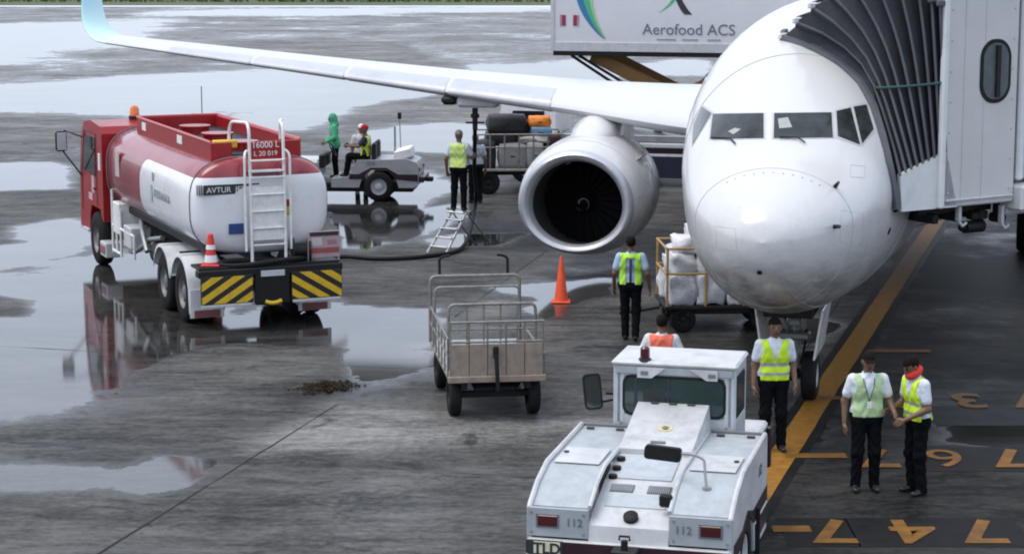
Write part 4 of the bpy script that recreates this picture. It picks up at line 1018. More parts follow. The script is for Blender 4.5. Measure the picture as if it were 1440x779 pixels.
# left-side pump equipment
B('equipment_box', wt, TR, ((6.5,.98,1.18),(.5,.46,.62),.02)); B('equipment_box', lgrey, TR, ((5.6,1.0,.92),(.6,.4,.42),.02)); B('step_box', lgrey, TR, ((7.55,1.08,.42),(.5,.34,.30),.02)); B('step_plate', mat('step_red', (.25,.09,.09), .6), TR, ((7.55,1.258,.42),(.4,.012,.16),.003))
TB('equipment_frame', wt, TR, [[(6.9,1.18,.45),(6.9,1.18,1.7)],[(6.2,1.18,.45),(6.2,1.18,1.35)],[(6.9,1.18,1.0),(5.1,1.18,1.0)],[(5.1,1.18,1.0),(5.1,1.18,.55)],[(6.9,1.18,.5),(6.2,1.18,.5)],[(6.55,1.18,.5),(6.55,1.18,1.35)]], .028, 7)
TB('pipework', grey, TR, [arc((6.0,1.05,.6),(5.2,1.15,.6),(4.6,1.0,1.0))+[(4.0,.9,1.1)], arc((5.6,.9,1.25),(4.9,1.1,1.25),(4.4,1.1,.8))], .05, 8)
mb = MB(); mb.cyl((4.4,.8,.78),(3.6,.8,.78),.26,n=18); mb.build('air_tank', dark, TR)
# rear bumper with chevron boards: each stripe a piece of its own
B('bumper_beam', dark, TR, ((.12,0,1.02),(.22,2.56,.13),.02)); B('centre_panel', dark, TR, ((.06,-.02,.72),(.10,.62,.56),.02)); B('number_plate', lgrey, TR, ((.0,-.02,.98),(.02,.42,.10),.004)); TB('tow_hook', yellow, TR, [arc((.0,.12,.5),(-.06,.0,.44),(.0,-.16,.5))], .035, 7)
def clip_poly(poly, a, b, c):   # keep a*x+b*y<=c
    out = []
    for i in range(len(poly)):
        p_, q_ = poly[i], poly[(i+1) % len(poly)]; dp, dq = a*p_[0]+b*p_[1]-c, a*q_[0]+b*q_[1]-c
        if dp <= 0: out.append(p_)
        if (dp < 0) != (dq < 0) and dp != dq: t_ = dp/(dp-dq); out.append((p_[0]+(q_[0]-p_[0])*t_, p_[1]+(q_[1]-p_[1])*t_))
    return out
for s_ in (1, -1):
    y0, y1, z0, z1 = .34, 1.25, .50, .98
    B('chevron_board', mat('board_black', (.015,.014,.014), .5, dirt=.3), TR, ((.03, s_*(y0+y1)/2-.01, (z0+z1)/2),(.05, y1-y0, z1-z0),.006))
    for k in range(-1, 8):      # stripes climb towards the truck's centre line
        c0 = k*.235-.35; poly = [(y0+.012,z0+.012),(y1-.012,z0+.012),(y1-.012,z1-.012),(y0+.012,z1-.012)]
        a, b = .62, 1.0; nm_ = math.hypot(a, b)
        pl = clip_poly(clip_poly(poly, a, b, (c0+.125)+z0+a*y0+.2), -a, -b, -(c0+z0+a*y0+.2))
        if len(pl) >= 3:
            mb = MB(); mb.prism([(s_*u_-.01, v_) for u_, v_ in pl], (.006,0,0), (0,1,0), (0,0,1), (-1,0,0), .010); mb.build('stripe', yellow, TR)
    B('light_strip', lgrey, TR, ((.02, s_*.80, .47),(.06,.86,.05),.008))
# reels, hose and sign on the rear deck
B('rear_deck', dark, TR, ((.36,0,1.10),(.55,2.5,.05),.01))
TB('deck_hose', black, TR, [[(.2+.14*math.cos(a), .1+.75*math.sin(a), 1.16+.03*math.sin(2*a)) for a in np.linspace(0, 2*math.pi, 40)]], .045, 7)
mb = MB(); mb.lathe([(-.16,.10),(-.16,.22),(-.12,.22),(-.12,.12),(.12,.12),(.12,.22),(.16,.22),(.16,.10)], (.30,-.62,1.30), (.2,1,0), 18, True); mb.build('hose_reel', dark, TR)
sg = B('sign_board', mat('sign_plate', (.42,.30,.31), .5, vary=.1, dirt=.25), TR, ((.16,-.99,1.40),(.03,.58,.46),.006))
B('sign_header', textdark, sg, ((.142,-.99,1.585),(.01,.52,.07),.002)); B('sign_band', mat('sign_red', (.30,.08,.08), .5), sg, ((.142,-.99,1.30),(.01,.54,.09),.002)); B('sign_picture', mat('sign_grey', (.5,.46,.47), .5), sg, ((.142,-.86,1.45),(.01,.18,.14),.002), bev=.002); B('sign_picture', mat('sign_rose', (.36,.18,.2), .5), sg, ((.142,-1.13,1.44),(.01,.16,.08),.002))
TB('sign_post', lgrey, sg, [[(.18,-.72,1.1),(.18,-.72,1.62)],[(.18,-1.26,1.1),(.18,-1.26,1.62)]], .018, 6)
# cab
cabp = [(7.62,.95),(7.62,2.72),(7.72,2.86),(8.6,2.92),(9.25,2.84),(9.55,2.55),(9.78,1.75),(9.82,.62),(8.95,.62),(8.85,1.0),(8.7,1.18),(7.9,1.18),(7.78,1.0)]
mb = MB(); mb.prism(cabp, (0,-1.20,0), (1,0,0), (0,0,1), (0,1,0), 2.40); cb = mb.build('cab', red, TR, 30)
for s_ in (1, -1):
    mb = MB(); mb.prism([(8.25,1.80),(8.25,2.60),(9.15,2.60),(9.45,1.85)], (0,s_*1.201,0), (1,0,0), (0,0,1), (0,s_,0), .012); mb.build('side_window', glass, cb)
    mb = MB(); mb.tube([(8.15,s_*1.203,1.2),(8.15,s_*1.203,2.68),(9.2,s_*1.203,2.68),(9.55,s_*1.203,1.85),(9.55,s_*1.203,1.0)], .010, 5); mb.build('door_seam', textdark, cb)
    B('door_handle', dark, cb, ((8.35,s_*1.215,1.55),(.16,.03,.04),.01)); B('cab_step', lgrey, cb, ((9.2,s_*1.12,.62),(.5,.25,.05),.01)); B('cab_vent', wt, cb, ((7.86,s_*1.205,2.14),(.16,.02,.34),.004))
    arm = TB('mirror_arm', dark, cb, [[(9.45,s_*1.2,2.5),(9.75,s_*1.5,2.62),(9.78,s_*1.55,2.2),(9.5,s_*1.22,1.7)]], .018, 6); B('mirror', black, cb, ((9.74,s_*1.58,2.40),(.10,.24,.42),.04)); B('mirror_glass', chrome, cb, ((9.68,s_*1.58,2.40),(.012,.19,.36),.003))
    B('corner_lamp', amber, cb, ((9.78,s_*1.12,1.05),(.12,.16,.14),.02)); B('cab_lettering_plate', mat('plate_pink', (.5,.36,.36), .5), cb, ((8.75,s_*1.206,1.35),(.34,.012,.14),.003)); B('cab_lettering_plate', mat('plate_pink', (.5,.36,.36), .5), cb, ((8.5,s_*1.206,1.62),(.24,.012,.34),.003))
mb = MB(); mb.prism([(-1.08,1.72),(1.08,1.72),(1.02,2.52),(-1.02,2.52)], (9.785,0,0), (0,1,0), (-.30,0,1), (1,0,.3), .012); mb.build('windscreen', glass, cb)
mb = MB(); mb.cyl((8.55,.3,2.90),(8.55,.3,2.98),.12,n=16); mb.build('beacon_base', dark, cb); mb = MB(); mb.lathe([(0,.10),(.14,.095),(.2,.06),(.22,.001)], (8.55,.3,2.98), (0,0,1), 16); mb.build('beacon', amber, cb)
TB('exhaust_stack', dark, TR, [[(7.5,-.9,1.0),(7.5,-.9,2.9)]], .06, 10)
TB('radio_aerial', dark, cb, [[(7.75,-.9,2.8),(7.75,-.9,3.6)]], .01, 5)
# small cone standing on the truck's rear deck
def cone(label, loc, H_, rb, rt, base, bands, m_=orange, rz=0):
    root = thing('traffic_cone', label, 'traffic cone', loc, rz)
    mb = MB(); mb.lathe([(.03, rb), (.06, rb*.93), (H_*.97, rt), (H_, rt*.6), (H_, .001)], (0,0,0), (0,0,1), 22); bd = mb.build('cone_body', m_, root)
    mb = MB(); mb.box((0,0,.018), (base, base, .036), .012); mb.build('base', m_ if base < .5 else orange, root)
    for z0, z1 in bands:
        f_ = lambda z: rb+(rt-rb)*(z-.03)/(H_-.03)+.004
        mb = MB(); mb.lathe([(z0*H_, f_(z0*H_)), (z1*H_, f_(z1*H_))], (0,0,0), (0,0,1), 22); mb.build('reflective_band', paper, root, fix=False)
    return root
TM = Matrix.Translation(TO) @ Matrix.Rotation(math.atan2(h.y, h.x), 4, 'Z')
q = TM@Vector((.30, .98, 1.126)); cone('small red and white traffic cone standing on the fuel truck rear deck', q, .55, .115, .045, .32, ((.12,.34),(.52,.66)), mat('cone_red', (.62,.035,.03), .5, dirt=.2))
q = G(789, 425); cone('tall slim orange traffic cone standing on the wet apron near the engine', q, .86, .135, .026, .34, ())
# ------------------------------------------------------------------ pushback tug
r0_, r1_ = G(737, 719, 1.19), G(1032, 719, 1.19); PO = (r0_+r1_)/2; PO.z = 0
ph = R(14.2); hv_ = Vector((math.sin(ph), math.cos(ph), 0))
PT = thing('pushback_tug', 'low white aircraft pushback tug with dark maroon bumper stripe and rear cab', 'tug', PO, math.pi/2-ph)
HWd = 1.03; IN = .40
# body sides with wheel arches
side_p = [(0,.42),(0,1.17),(.03,1.20),(.35,1.35),(.75,1.45),(2.42,1.47),(2.47,1.44),(2.50,.42),(1.55,.42),(1.42,.8),(.98,.98),(.55,.8),(.42,.42)]
for s_ in (1, -1):
    mb = MB(); mb.prism(side_p, (0, s_*(HWd-.05), 0), (1,0,0), (0,0,1), (0,s_,0), .05); sd_ = mb.build('side_panel', tugwhite, PT, 30)
    mb = MB(); mb.prism([(.05,.72),(.05,.90),(.60,.99),(1.36,.99),(2.9,.99),(3.7,.99),(4.95,.90),(4.95,.72),(3.82,.72),(3.66,.86),(3.3,.972),(2.94,.86),(2.78,.72),(1.5,.72),(1.36,.88),(.98,1.0),(.6,.88),(.5,.72)][0:2]+[(.62,.90),(.98,1.01),(1.4,.90),(2.48,.90),(2.48,.74),(1.48,.74),(.98,.99),(.48,.74)], (0, s_*(HWd+.001), 0), (1,0,0), (0,0,1), (0,s_,0), .006); mb.build('side_stripe', maroon, sd_)
    mb = MB(); mb.prism([(1.6,.50),(1.56,.70),(2.46,.70),(2.46,.50)], (0, s_*(HWd+.001), 0), (1,0,0), (0,0,1), (0,s_,0), .008); mb.build('side_lower_panel', navy, sd_)
    B('side_trim', paper, sd_, ((2.0, s_*(HWd+.004), .72),(.9,.008,.03),.002)); text('lettering', '112', .17, maroon, sd_, (1.9, s_*(HWd+.003), 1.14), (-s_,0,0), (0,0,1), .004)
    # pod deck
    dk = [(.03,1.195),(.35,1.345),(.75,1.44),(2.42,1.455)]
    mb = MB(); mb.loft([[(x, s_*IN, z-.03),(x, s_*(HWd-.05), z-.03),(x, s_*(HWd-.05), z-.008),(x, s_*IN, z-.008)] for x, z in dk], True, True); pd = mb.build('pod_deck', tugdeck, PT, 20)
    mb = MB(); mb.tube([(x, s_*(HWd-.025), z+.01) for x, z in [(.0,1.16)]+dk], .028, 7); mb.build('pod_edge', tugwhite, PT)
    mb = MB(); mb.tube([(x, s_*IN, z+.004) for x, z in dk], .022, 6); mb.build('inner_edge', tugwhite, PT)
    B('pod_rear_lip', textgrey, PT, ((2.44, s_*(HWd+IN)/2, 1.462),(.035,HWd-IN-.06,.03),.006))
    B('pod_hatch', tugwhite, pd, ((1.08, s_*(HWd+IN-.03)/2, 1.452),(.62,HWd-IN-.16,.014),.004, Matrix.Rotation(R(-.5), 3, 'Y')))
    for x, yy in ((2.28,.24),(2.28,.76)): B('hinge', textdark, pd, ((x, s_*(IN+(HWd-IN)*yy), 1.462),(.045,.09,.02),.006))
    mb = MB(); mb.cyl((1.15, s_*(HWd-.14), 1.44),(1.15, s_*(HWd-.14), 1.475),.028,n=10); mb.build('latch', textdark, pd)
    # rear face of the pod
    rf = B('rear_face', tugface, PT, ((-.012, s_*(HWd+IN)/2, 1.035),(.03,HWd-IN,.30),.010))
    B('tail_lamp', redlens, rf, ((-.034, s_*(HWd+IN)/2+s_*.10, 1.05),(.016,.20,.11),.006)); B('lamp_surround', textgrey, rf, ((-.030, s_*(HWd+IN)/2+s_*.10, 1.05),(.012,.235,.145),.004)); text('lettering', '112', .115, textgrey, rf, (-.032, s_*(HWd+IN)/2-s_*.17, 1.01), (0,-1,0), (0,0,1), .006)
    for yy in (.08,.92):
        for zz in (.93,1.13): mb = MB(); c0 = (-.026, s_*(IN+(HWd-IN)*yy), zz); mb.cyl(c0, (-.036, c0[1], zz), .014, n=8); mb.build('bolt', grey, rf)
    for x, o_ in ((.98,.17), (3.2,.30)): wheel(PT, (x, s_*(HWd-o_), .50), .50, .32, s_, lgrey, hubr=.5)
    B('mud_flap', black, PT, ((1.62, s_*(HWd+.02), .62),(.03,.06,.5),.01))
# centre hood, sunken between the pods
chd = mat('tug_hood_grey', (.42,.46,.49), .5, vary=.12, dirt=.3, scale=9, dcol=(.2,.2,.2))
mb = MB(); mb.loft([[(x,-IN,z-.03),(x,IN,z-.03),(x,IN,z),(x,-IN,z)] for x, z in ((-.03,.90),(-.01,1.03),(.16,1.11),(.75,1.29),(1.42,1.42))], True, True); ch_ = mb.build('engine_hood', tugwhite, PT, 20)
sl = Matrix.Rotation(-math.atan2(.18,.59), 3, 'Y'); sl2 = Matrix.Rotation(-math.atan2(.13,.67), 3, 'Y')
B('hood_panel', chd, ch_, ((1.08,.0,1.362),(.56,.56,.012),.003,sl2)); B('hood_panel', chd, ch_, ((.40,.0,1.188),(.24,.62,.012),.003,sl))
B('hood_grille', textgrey, ch_, ((.62,.19,1.255),(.14,.24,.014),.003,sl)); B('hood_grille', textgrey, ch_, ((.62,-.19,1.255),(.14,.24,.014),.003,sl))
for s_ in (.19, -.19):
    for k in range(11): B('grille_slat', tugdeck, ch_, ((.62, s_-.10+.02*k, 1.264),(.13,.006,.016),.001,sl))
for x, z in ((.82,1.31),(1.02,1.348),(1.24,1.392)): mb = MB(); mb.cyl((x,.33,z-.01),(x,.33,z+.03),.045,n=14); mb.build('filler_cap', dark, ch_)
mb = MB(); mb.lathe([(-.02,.075),(.03,.075),(.045,.05),(.045,.001)], (.10,-.0,1.10), (-.55,0,.85), 18); mb.build('hitch_lamp', black, ch_)
# raised hatch leading up to the cab window
mb = MB(); mb.loft([[(1.40,-.40,1.40),(1.40,.40,1.40),(1.40,.39,1.475),(1.40,-.39,1.475)],[(1.45,-.40,1.40),(1.45,.40,1.40),(1.45,.385,1.49),(1.45,-.385,1.49)],[(2.46,-.42,1.40),(2.46,.42,1.40),(2.46,.39,1.735),(2.46,-.39,1.735)],[(2.56,-.42,1.40),(2.56,.42,1.40),(2.56,.39,1.735),(2.56,-.39,1.735)]], True, True); hb = mb.build('raised_hatch', tugwhite, PT, 30)
for y in (-.2, 0, .2): B('hinge', textdark, hb, ((2.44,y,1.742),(.04,.085,.02),.006))
slh = Matrix.Rotation(-math.atan2(.245,1.01), 3, 'Y')
mb = MB(); mb.lathe([(0,.075),(.004,.075),(.004,.05)], (1.88,-.02,1.597), (-.236,0,.97), 20); mb.build('round_badge', mat('badge_yellow', (.62,.52,.22), .5), hb); mb = MB(); mb.lathe([(0.002,.032),(.006,.03),(.006,.001)], (1.88,-.02,1.597), (-.236,0,.97), 16); mb.build('badge_centre', textgrey, hb)
B('hatch_handle', textgrey, hb, ((1.55,0,1.523),(.04,.16,.02),.006,slh))
# cab
CW, CX0, CX1, CZ = .675, 2.50, 3.28, 2.15
mb = MB()
for s_ in (1,-1): mb.box((CX0+.03, s_*(CW-.05), 1.52),(.07,.10,1.24),.02); mb.box((CX1-.03, s_*(CW-.05), 1.52),(.07,.10,1.24),.02)
mb.box((CX0+.03,0,1.46),(.06,2*CW-.18,.26),.015); mb.box((CX0+.03,0,2.07),(.06,2*CW-.18,.12),.015); mb.box((CX0+.02,.59,1.78),(.05,.10,.6),.015); mb.box((CX0+.02,-.59,1.78),(.05,.10,.6),.015)
mb.box((CX1-.03,0,1.28),(.06,2*CW-.18,.72),.015); mb.box((CX1-.03,0,2.07),(.06,2*CW-.18,.12),.015)
for s_ in (1,-1): mb.box(((CX0+CX1)/2, s_*(CW-.03), 1.22),(CX1-CX0-.14,.05,.66),.015); mb.box(((CX0+CX1)/2, s_*(CW-.03), 2.08),(CX1-CX0-.14,.05,.10),.015)
cbf = mb.build('cab', mat('cab_grey', (.46,.49,.51), .4, dirt=.25, scale=4), PT)
mb = MB(); mb.box(((CX0+CX1)/2, 0, CZ+.01),(CX1-CX0+.08, 2*CW+.04, .06),.025); rfm = mb.build('cab_roof', tugwhite, PT)
def rrect(hw, hh, r, n=5):
    o = []
    for cx, cz, a0 in ((hw-r,hh-r,0),(-hw+r,hh-r,90),(-hw+r,-hh+r,180),(hw-r,-hh+r,270)):
        for k in range(n+1): a = R(a0+90*k/n); o.append((cx+r*math.cos(a), cz+r*math.sin(a)))
    return o
mb = MB(); mb.prism(rrect(.57,.225,.10), (CX0-.008,0,1.805), (0,1,0), (0,0,1), (1,0,0), .02); wf = mb.build('rear_window_seal', black, PT)
mb = MB(); mb.prism(rrect(.54,.195,.08), (CX0-.014,0,1.805), (0,1,0), (0,0,1), (1,0,0), .02); mb.build('rear_window', greenglass, wf)
B('sliding_frame', textdark, wf, ((CX0-.017,.42,1.805),(.008,.03,.37),.002)); B('sliding_frame', textdark, wf, ((CX0-.017,.06,1.805),(.008,.02,.37),.002)); B('seat_behind_glass', mat('dim_interior', (.012,.02,.02), .5), wf, ((CX0-.016,.22,1.76),(.006,.24,.25),.001))
for s_ in (1,-1):
    mb = MB(); mb.prism([(CX0+.10,1.58),(CX0+.10,2.02),(CX1-.12,2.02),(CX1-.12,1.58)], (0,s_*(CW-.004),0), (1,0,0), (0,0,1), (0,s_,0), .008); mb.build('door_window', glass, PT)
mb = MB(); mb.prism([(-.54,1.64),(.54,1.64),(.54,2.02),(-.54,2.02)], (CX1-.02,0,0), (0,1,0), (0,0,1), (1,0,0), .015); mb.build('front_window', greenglass, PT)
B('roof_rear_trim', tugface, rfm, ((CX0-.02,0,2.085),(.02,2*CW-.06,.08),.006))
for y in (.26, -.38):
    mb = MB(); mb.prism([(y+.14,2.12),(y-.16,2.12),(y-.02,2.01),(y+.14,2.01)] if y > 0 else [(y+.2,2.12),(y-.10,2.12),(y-.10,2.01),(y+.02,2.01)], (CX0-.055,0,0), (0,1,0), (0,0,1), (1,0,0), .03); lb = mb.build('work_lamp_housing', tugwhite, rfm); B('work_lamp', textgrey, lb, ((CX0-.06, y+.06 if y > 0 else y-.04, 2.065),(.012,.08,.045),.004))
mb = MB(); mb.cyl((CX0+.03,.33,2.18),(CX0+.03,.33,2.21),.07,n=16); mb.build('beacon_base', textdark, rfm); mb = MB(); mb.lathe([(0,.055),(.11,.052),(.135,.03),(.14,.001)], (CX0+.03,.33,2.21), (0,0,1), 16); mb.build('beacon', redlens, rfm)
MC = Vector((CX0-.03,CW+.22,1.82))
TB('mirror_arm', dark, PT, [[(CX0+.1,CW,1.72),(CX0+.05,CW+.10,1.70),(CX0-.02,CW+.14,1.72)],[(CX0+.1,CW,1.78),(CX0+.02,CW+.08,1.80)]], .014, 6)
MT_ = Matrix.Translation(MC) @ Matrix.Rotation(R(-6), 4, 'X') @ Matrix.Rotation(R(18), 4, 'Z')
mb = MB(); mb.T = MT_; mb.prism(rrect(.10,.20,.05), (0,0,0), (0,1,0), (0,0,1), (1,0,0), .07); mr = mb.build('mirror', black, PT)
mb = MB(); mb.T = MT_; mb.prism(rrect(.08,.175,.04), (-.004,0,0), (0,1,0), (0,0,1), (-1,0,0), .004); mb.build('mirror_glass', mat('mirror', (.12,.14,.14), .05, .9), mr)
# rear bumper, hitch, mirror on a stalk
bp_ = B('bumper', tugwhite, PT, ((-.05,0,.62),(.10,2*HWd-.02,.50),.02)); B('bumper_stripe', maroon, bp_, ((-.104,0,.80),(.012,2*HWd-.03,.135),.003)); B('bumper_stripe', navy, bp_, ((-.104,0,.52),(.012,2*HWd-.03,.10),.003))
mb = MB()
B('maker_plate', textdark, bp_, ((-.112,.82,.80),(.012,.36,.15),.003)); B('maker_plate_left', mat('plate_cream', (.62,.60,.42), .5), bp_, ((-.114,.80,.80),(.012,.27,.125),.003)); text('lettering', 'TLD', .15, textdark, bp_, (-.122,.80,.745), (0,-1,0), (0,0,1), .008, 1.0, bold=.004); B('maker_underline', navy, bp_, ((-.112,.79,.68),(.012,.33,.06),.003))
mb = MB(); mb.box((-.18,.0,.70),(.26,.34,.05),.015); mb.box((-.18,.0,.84),(.22,.26,.05),.015); mb.cyl((-.22,0,.64),(-.22,0,.96),.035,n=12); mb.tube([(-.22,.05,.96),(-.22,.05,1.0),(-.22,-.05,1.0),(-.22,-.05,.96)], .012, 6); mb.build('tow_hitch', dark, PT)
TB('mirror_stalk', grey, PT, [[(.42,-.70,1.36),(.44,-.68,1.50)]+arc((.5,-.66,1.62),(.52,-.60,1.68),(.5,-.42,1.68))], .014, 7)
mb = MB(); mb.T = Matrix.Translation((.48,-.24,1.67)) @ Matrix.Rotation(R(4), 4, 'X'); mb.prism(rrect(.185,.07,.035), (0,0,0), (0,1,0), (0,0,1), (1,.0,0), .07); mb.build('hitch_mirror', black, PT)
mb = MB(); mb.cyl((.42,-.70,1.33),(.42,-.70,1.375),.045,n=14); mb.build('stalk_base', grey, PT); B('work_light', black, PT, ((.20,-.33,1.27),(.07,.13,.13),.02))
B('front_deck', tugwhite, PT, ((3.75,0,.98),(2.45,1.42,.10),.03)); B('front_bumper', maroon, PT, ((5.0,0,.70),(.10,1.5,.5),.02)); B('underbody', dark, PT, ((2.4,0,.52),(4.6,1.3,.40),.02)); B('seat', black, PT, ((2.95,.2,1.25),(.40,.45,.14),.04), bev=.04); B('seat_back', black, PT, ((2.72,.2,1.52),(.10,.45,.5),.04)); TB('steering_wheel', black, PT, [[(3.12+.04*math.sin(a), .2+.17*math.cos(a), 1.55+.12*math.sin(a)) for a in np.linspace(0,6.283,18)]], .016, 6)

# ------------------------------------------------------------------ empty luggage cart in the foreground
pan = mat('cart_panel_beige', (.27,.215,.175), .6, vary=.25, dirt=.5, scale=8, dcol=(.12,.09,.07))
bedm = mat('cart_bed', (.28,.27,.25), .5, .1, vary=.2, dirt=.45, scale=5, dcol=(.15,.13,.11))
c0, c1 = G(631, 527, .62), G(767, 527, .62); CO = (c0+c1)/2; CO.z = 0; CO.y -= .15; cy_ = R(-7.5)
EC = thing('baggage_cart', 'empty baggage cart with beige end panel and bare steel rails', 'cart', CO, math.pi/2-cy_)
CWd, CL = .68, 2.75
B('bed', bedm, EC, ((CL/2,0,.60),(CL,2*CWd,.06),.01))
B('bed_lining', mat('wet_sheet', (.33,.335,.335), .25, vary=.2, dirt=.3, scale=4), EC, ((CL/2+.25,.0,.642),(CL-.7,2*CWd-.1,.012),.003))
B('frame_beam', dark, EC, ((CL/2,.45,.50),(CL-.1,.08,.13),.01), ((CL/2,-.45,.50),(CL-.1,.08,.13),.01)); B('axle', dark, EC, ((.42,0,.30),(.09,1.2,.09),.01)); B('axle', dark, EC, ((CL-.45,0,.30),(.09,1.2,.09),.01)); B('turntable', dark, EC, ((.42,0,.42),(.5,.6,.08),.02))
for x in (.42, CL-.45):
    for s_ in (1, -1): wheel(EC, (x, s_*.56, .30), .30, .17, s_, dark, hubr=.5)
for k in range(5):     # near end board: one panel between each pair of posts
    w_ = (2*CWd-.06)/5; B('end_panel', pan, EC, ((.0, CWd-.03-w_*(k+.5), .86),(.022, w_-.012, .47),.004))
B('end_sill', pan, EC, ((-.02,0,.60),(.06,2*CWd+.02,.09),.01))
B('cart_tie', dark, EC, ((-.03,.02,.98),(.05,.08,.18),.02)); TB('tow_bar', dark, EC, [[(.2,0,.42),(-.12,.0,.46),(-.10,.02,.95)]], .03, 7)
for k in range(6): TB('end_post', steel, EC, [[(.02, CWd-.03-k*(2*CWd-.06)/5, .62),(.02, CWd-.03-k*(2*CWd-.06)/5, 1.40)]], .016, 6)
for z in (1.12, 1.40): TB('end_rail', steel, EC, [[(.02,-CWd+.02,z),(.02,CWd-.02,z)]], .020, 6)
for s_ in (1, -1):
    for z in (.92, 1.16): TB('side_rail', steel, EC, [[(.05,s_*CWd,z),(CL*.98,s_*CWd,z)]], .018, 6) if s_ > 0 or z < 1 else None
    for k in range(7): TB('side_post', steel, EC, [[(.1+k*CL/6.4,s_*CWd,.62),(.1+k*CL/6.4,s_*CWd,1.16 if s_ > 0 else .92)]], .014, 6)
def hoop(x, hw, z0, z1, r, m_, nm):
    TB(nm, m_, EC, [[(x,-hw,z0),(x,-hw,z1-.12)]+arc((x,-hw,z1-.10),(x,-hw,z1),(x,-hw+.1,z1))+[(x,0,z1)]+arc((x,hw-.1,z1),(x,hw,z1),(x,hw,z1-.10))+[(x,hw,z0)]], r, 8)
hoop(.55, CWd-.06, .62, 1.56, .022, steel, 'hoop_rail'); hoop(CL-.05, CWd, .62, 1.62, .026, steel, 'hoop_rail'); hoop(CL-.35, CWd-.04, .62, 1.50, .020, steel, 'hoop_rail')
for k in range(4): TB('hoop_bar', steel, EC, [[(.55,-.36+k*.24,.66),(.55,-.36+k*.24,1.56)]], .012, 6)
for z in (1.2,): TB('hoop_bar', steel, EC, [[(.55,-CWd+.06,z),(.55,CWd-.06,z)]], .014, 6)
for s_ in (1, -1): TB('brake_handle', black, EC, [[(CL+.1,s_*.52,1.60),(CL+.12,s_*.52,1.80)]+arc((CL+.12,s_*.52,1.84),(CL+.13,s_*.50,1.90),(CL+.14,s_*.36,1.90))], .022, 7)
B('rolled_sheet', mat('crumpled_sheet', (.60,.61,.63), .6, vary=.2, bump=.8, bscale=12), EC, ((.62,-.56,.80),(.34,.16,.30),.06, Matrix.Rotation(.4, 3, 'Z')))
for k in range(6): B('wood_block', mat('dark_plank', (.03,.024,.02), .7), EC, ((.16, .50-k*.19, .70),(.10,.14,.12),.01))
# ------------------------------------------------------------------ generic dolly used for the two loaded carts
def dolly(name, label, loc, rz, L_, W_, bedz, railm, rails, post_h, nposts, group=None, wr=.22):
    root = thing(name, label, 'cart', loc, rz, group)
    B('bed', bedm if railm is not ochre else dark, root, ((0,0,bedz-.03),(L_,W_,.06),.01)); B('frame_beam', dark, root, ((0,W_*.3,bedz-.12),(L_-.1,.08,.12),.01)); B('frame_beam', dark, root, ((0,-W_*.3,bedz-.12),(L_-.1,.08,.12),.01))
    for x in (-L_*.34, L_*.34):
        B('axle', dark, root, ((x,0,wr),(.08,W_*.84,.08),.01))
        for s_ in (1,-1): wheel(root, (x, s_*W_*.40, wr), wr, .13, s_, dark, hubr=.5); B('axle_hanger', dark, root, ((x, s_*W_*.28, (wr+bedz)/2),(.14,.06,bedz-wr),.01))
    for s_ in (1,-1):
        for k in range(nposts): TB('post', railm, root, [[(-L_/2+.04+k*(L_-.08)/(nposts-1), s_*(W_/2-.03), bedz),(-L_/2+.04+k*(L_-.08)/(nposts-1), s_*(W_/2-.03), bedz+post_h)]], .022, 6)
        for z in rails: TB('rail', railm, root, [[(-L_/2+.02, s_*(W_/2-.03), bedz+z),(L_/2-.02, s_*(W_/2-.03), bedz+z)]], .022, 6)
    for x in (-L_/2+.03, L_/2-.03):
        for z in rails: TB('rail', railm, root, [[(x,-W_/2+.03,bedz+z),(x,W_/2-.03,bedz+z)]], .022, 6)
    TB('tow_bar', dark, root, [[(-L_/2,0,bedz-.12),(-L_/2-.5,0,bedz-.2),(-L_/2-.7,0,bedz-.22)]], .03, 7)
    return root
def soft_box(d, seed, lump=.05, n=5):
    """stuffed, sagging parcel: rounded subdivided box with uneven faces"""
    r_ = np.random.default_rng(seed); bm = bmesh.new(); bmesh.ops.create_cube(bm, size=1.0); bmesh.ops.subdivide_edges(bm, edges=bm.edges[:], cuts=n, use_grid_fill=True)
    ph_ = r_.uniform(0, 6, 9)
    for v in bm.verts:
        p_ = v.co*2; q_ = Vector([math.copysign(abs(c)**1.0, c) for c in p_]); l = max(abs(c) for c in p_); s_ = p_.normalized()*1.45
        v.co = (p_.lerp(s_, .32)); 
        for k in range(3): v.co[k] += lump*2*math.sin(3.1*p_[(k+1) % 3]+ph_[k])*math.cos(2.3*p_[(k+2) % 3]+ph_[k+3])+lump*.6*r_.normal()
        v.co = Vector((v.co.x*d[0]/2, v.co.y*d[1]/2, v.co.z*d[2]/2))
    zmin = min(v.co.z for v in bm.verts)
    for v in bm.verts: v.co.z = max(v.co.z, -d[2]/2)+d[2]/2
    me_ = bpy.data.meshes.new('m'); bm.to_mesh(me_); bm.free(); me_.polygons.foreach_set('use_smooth', [True]*len(me_.polygons)); return me_
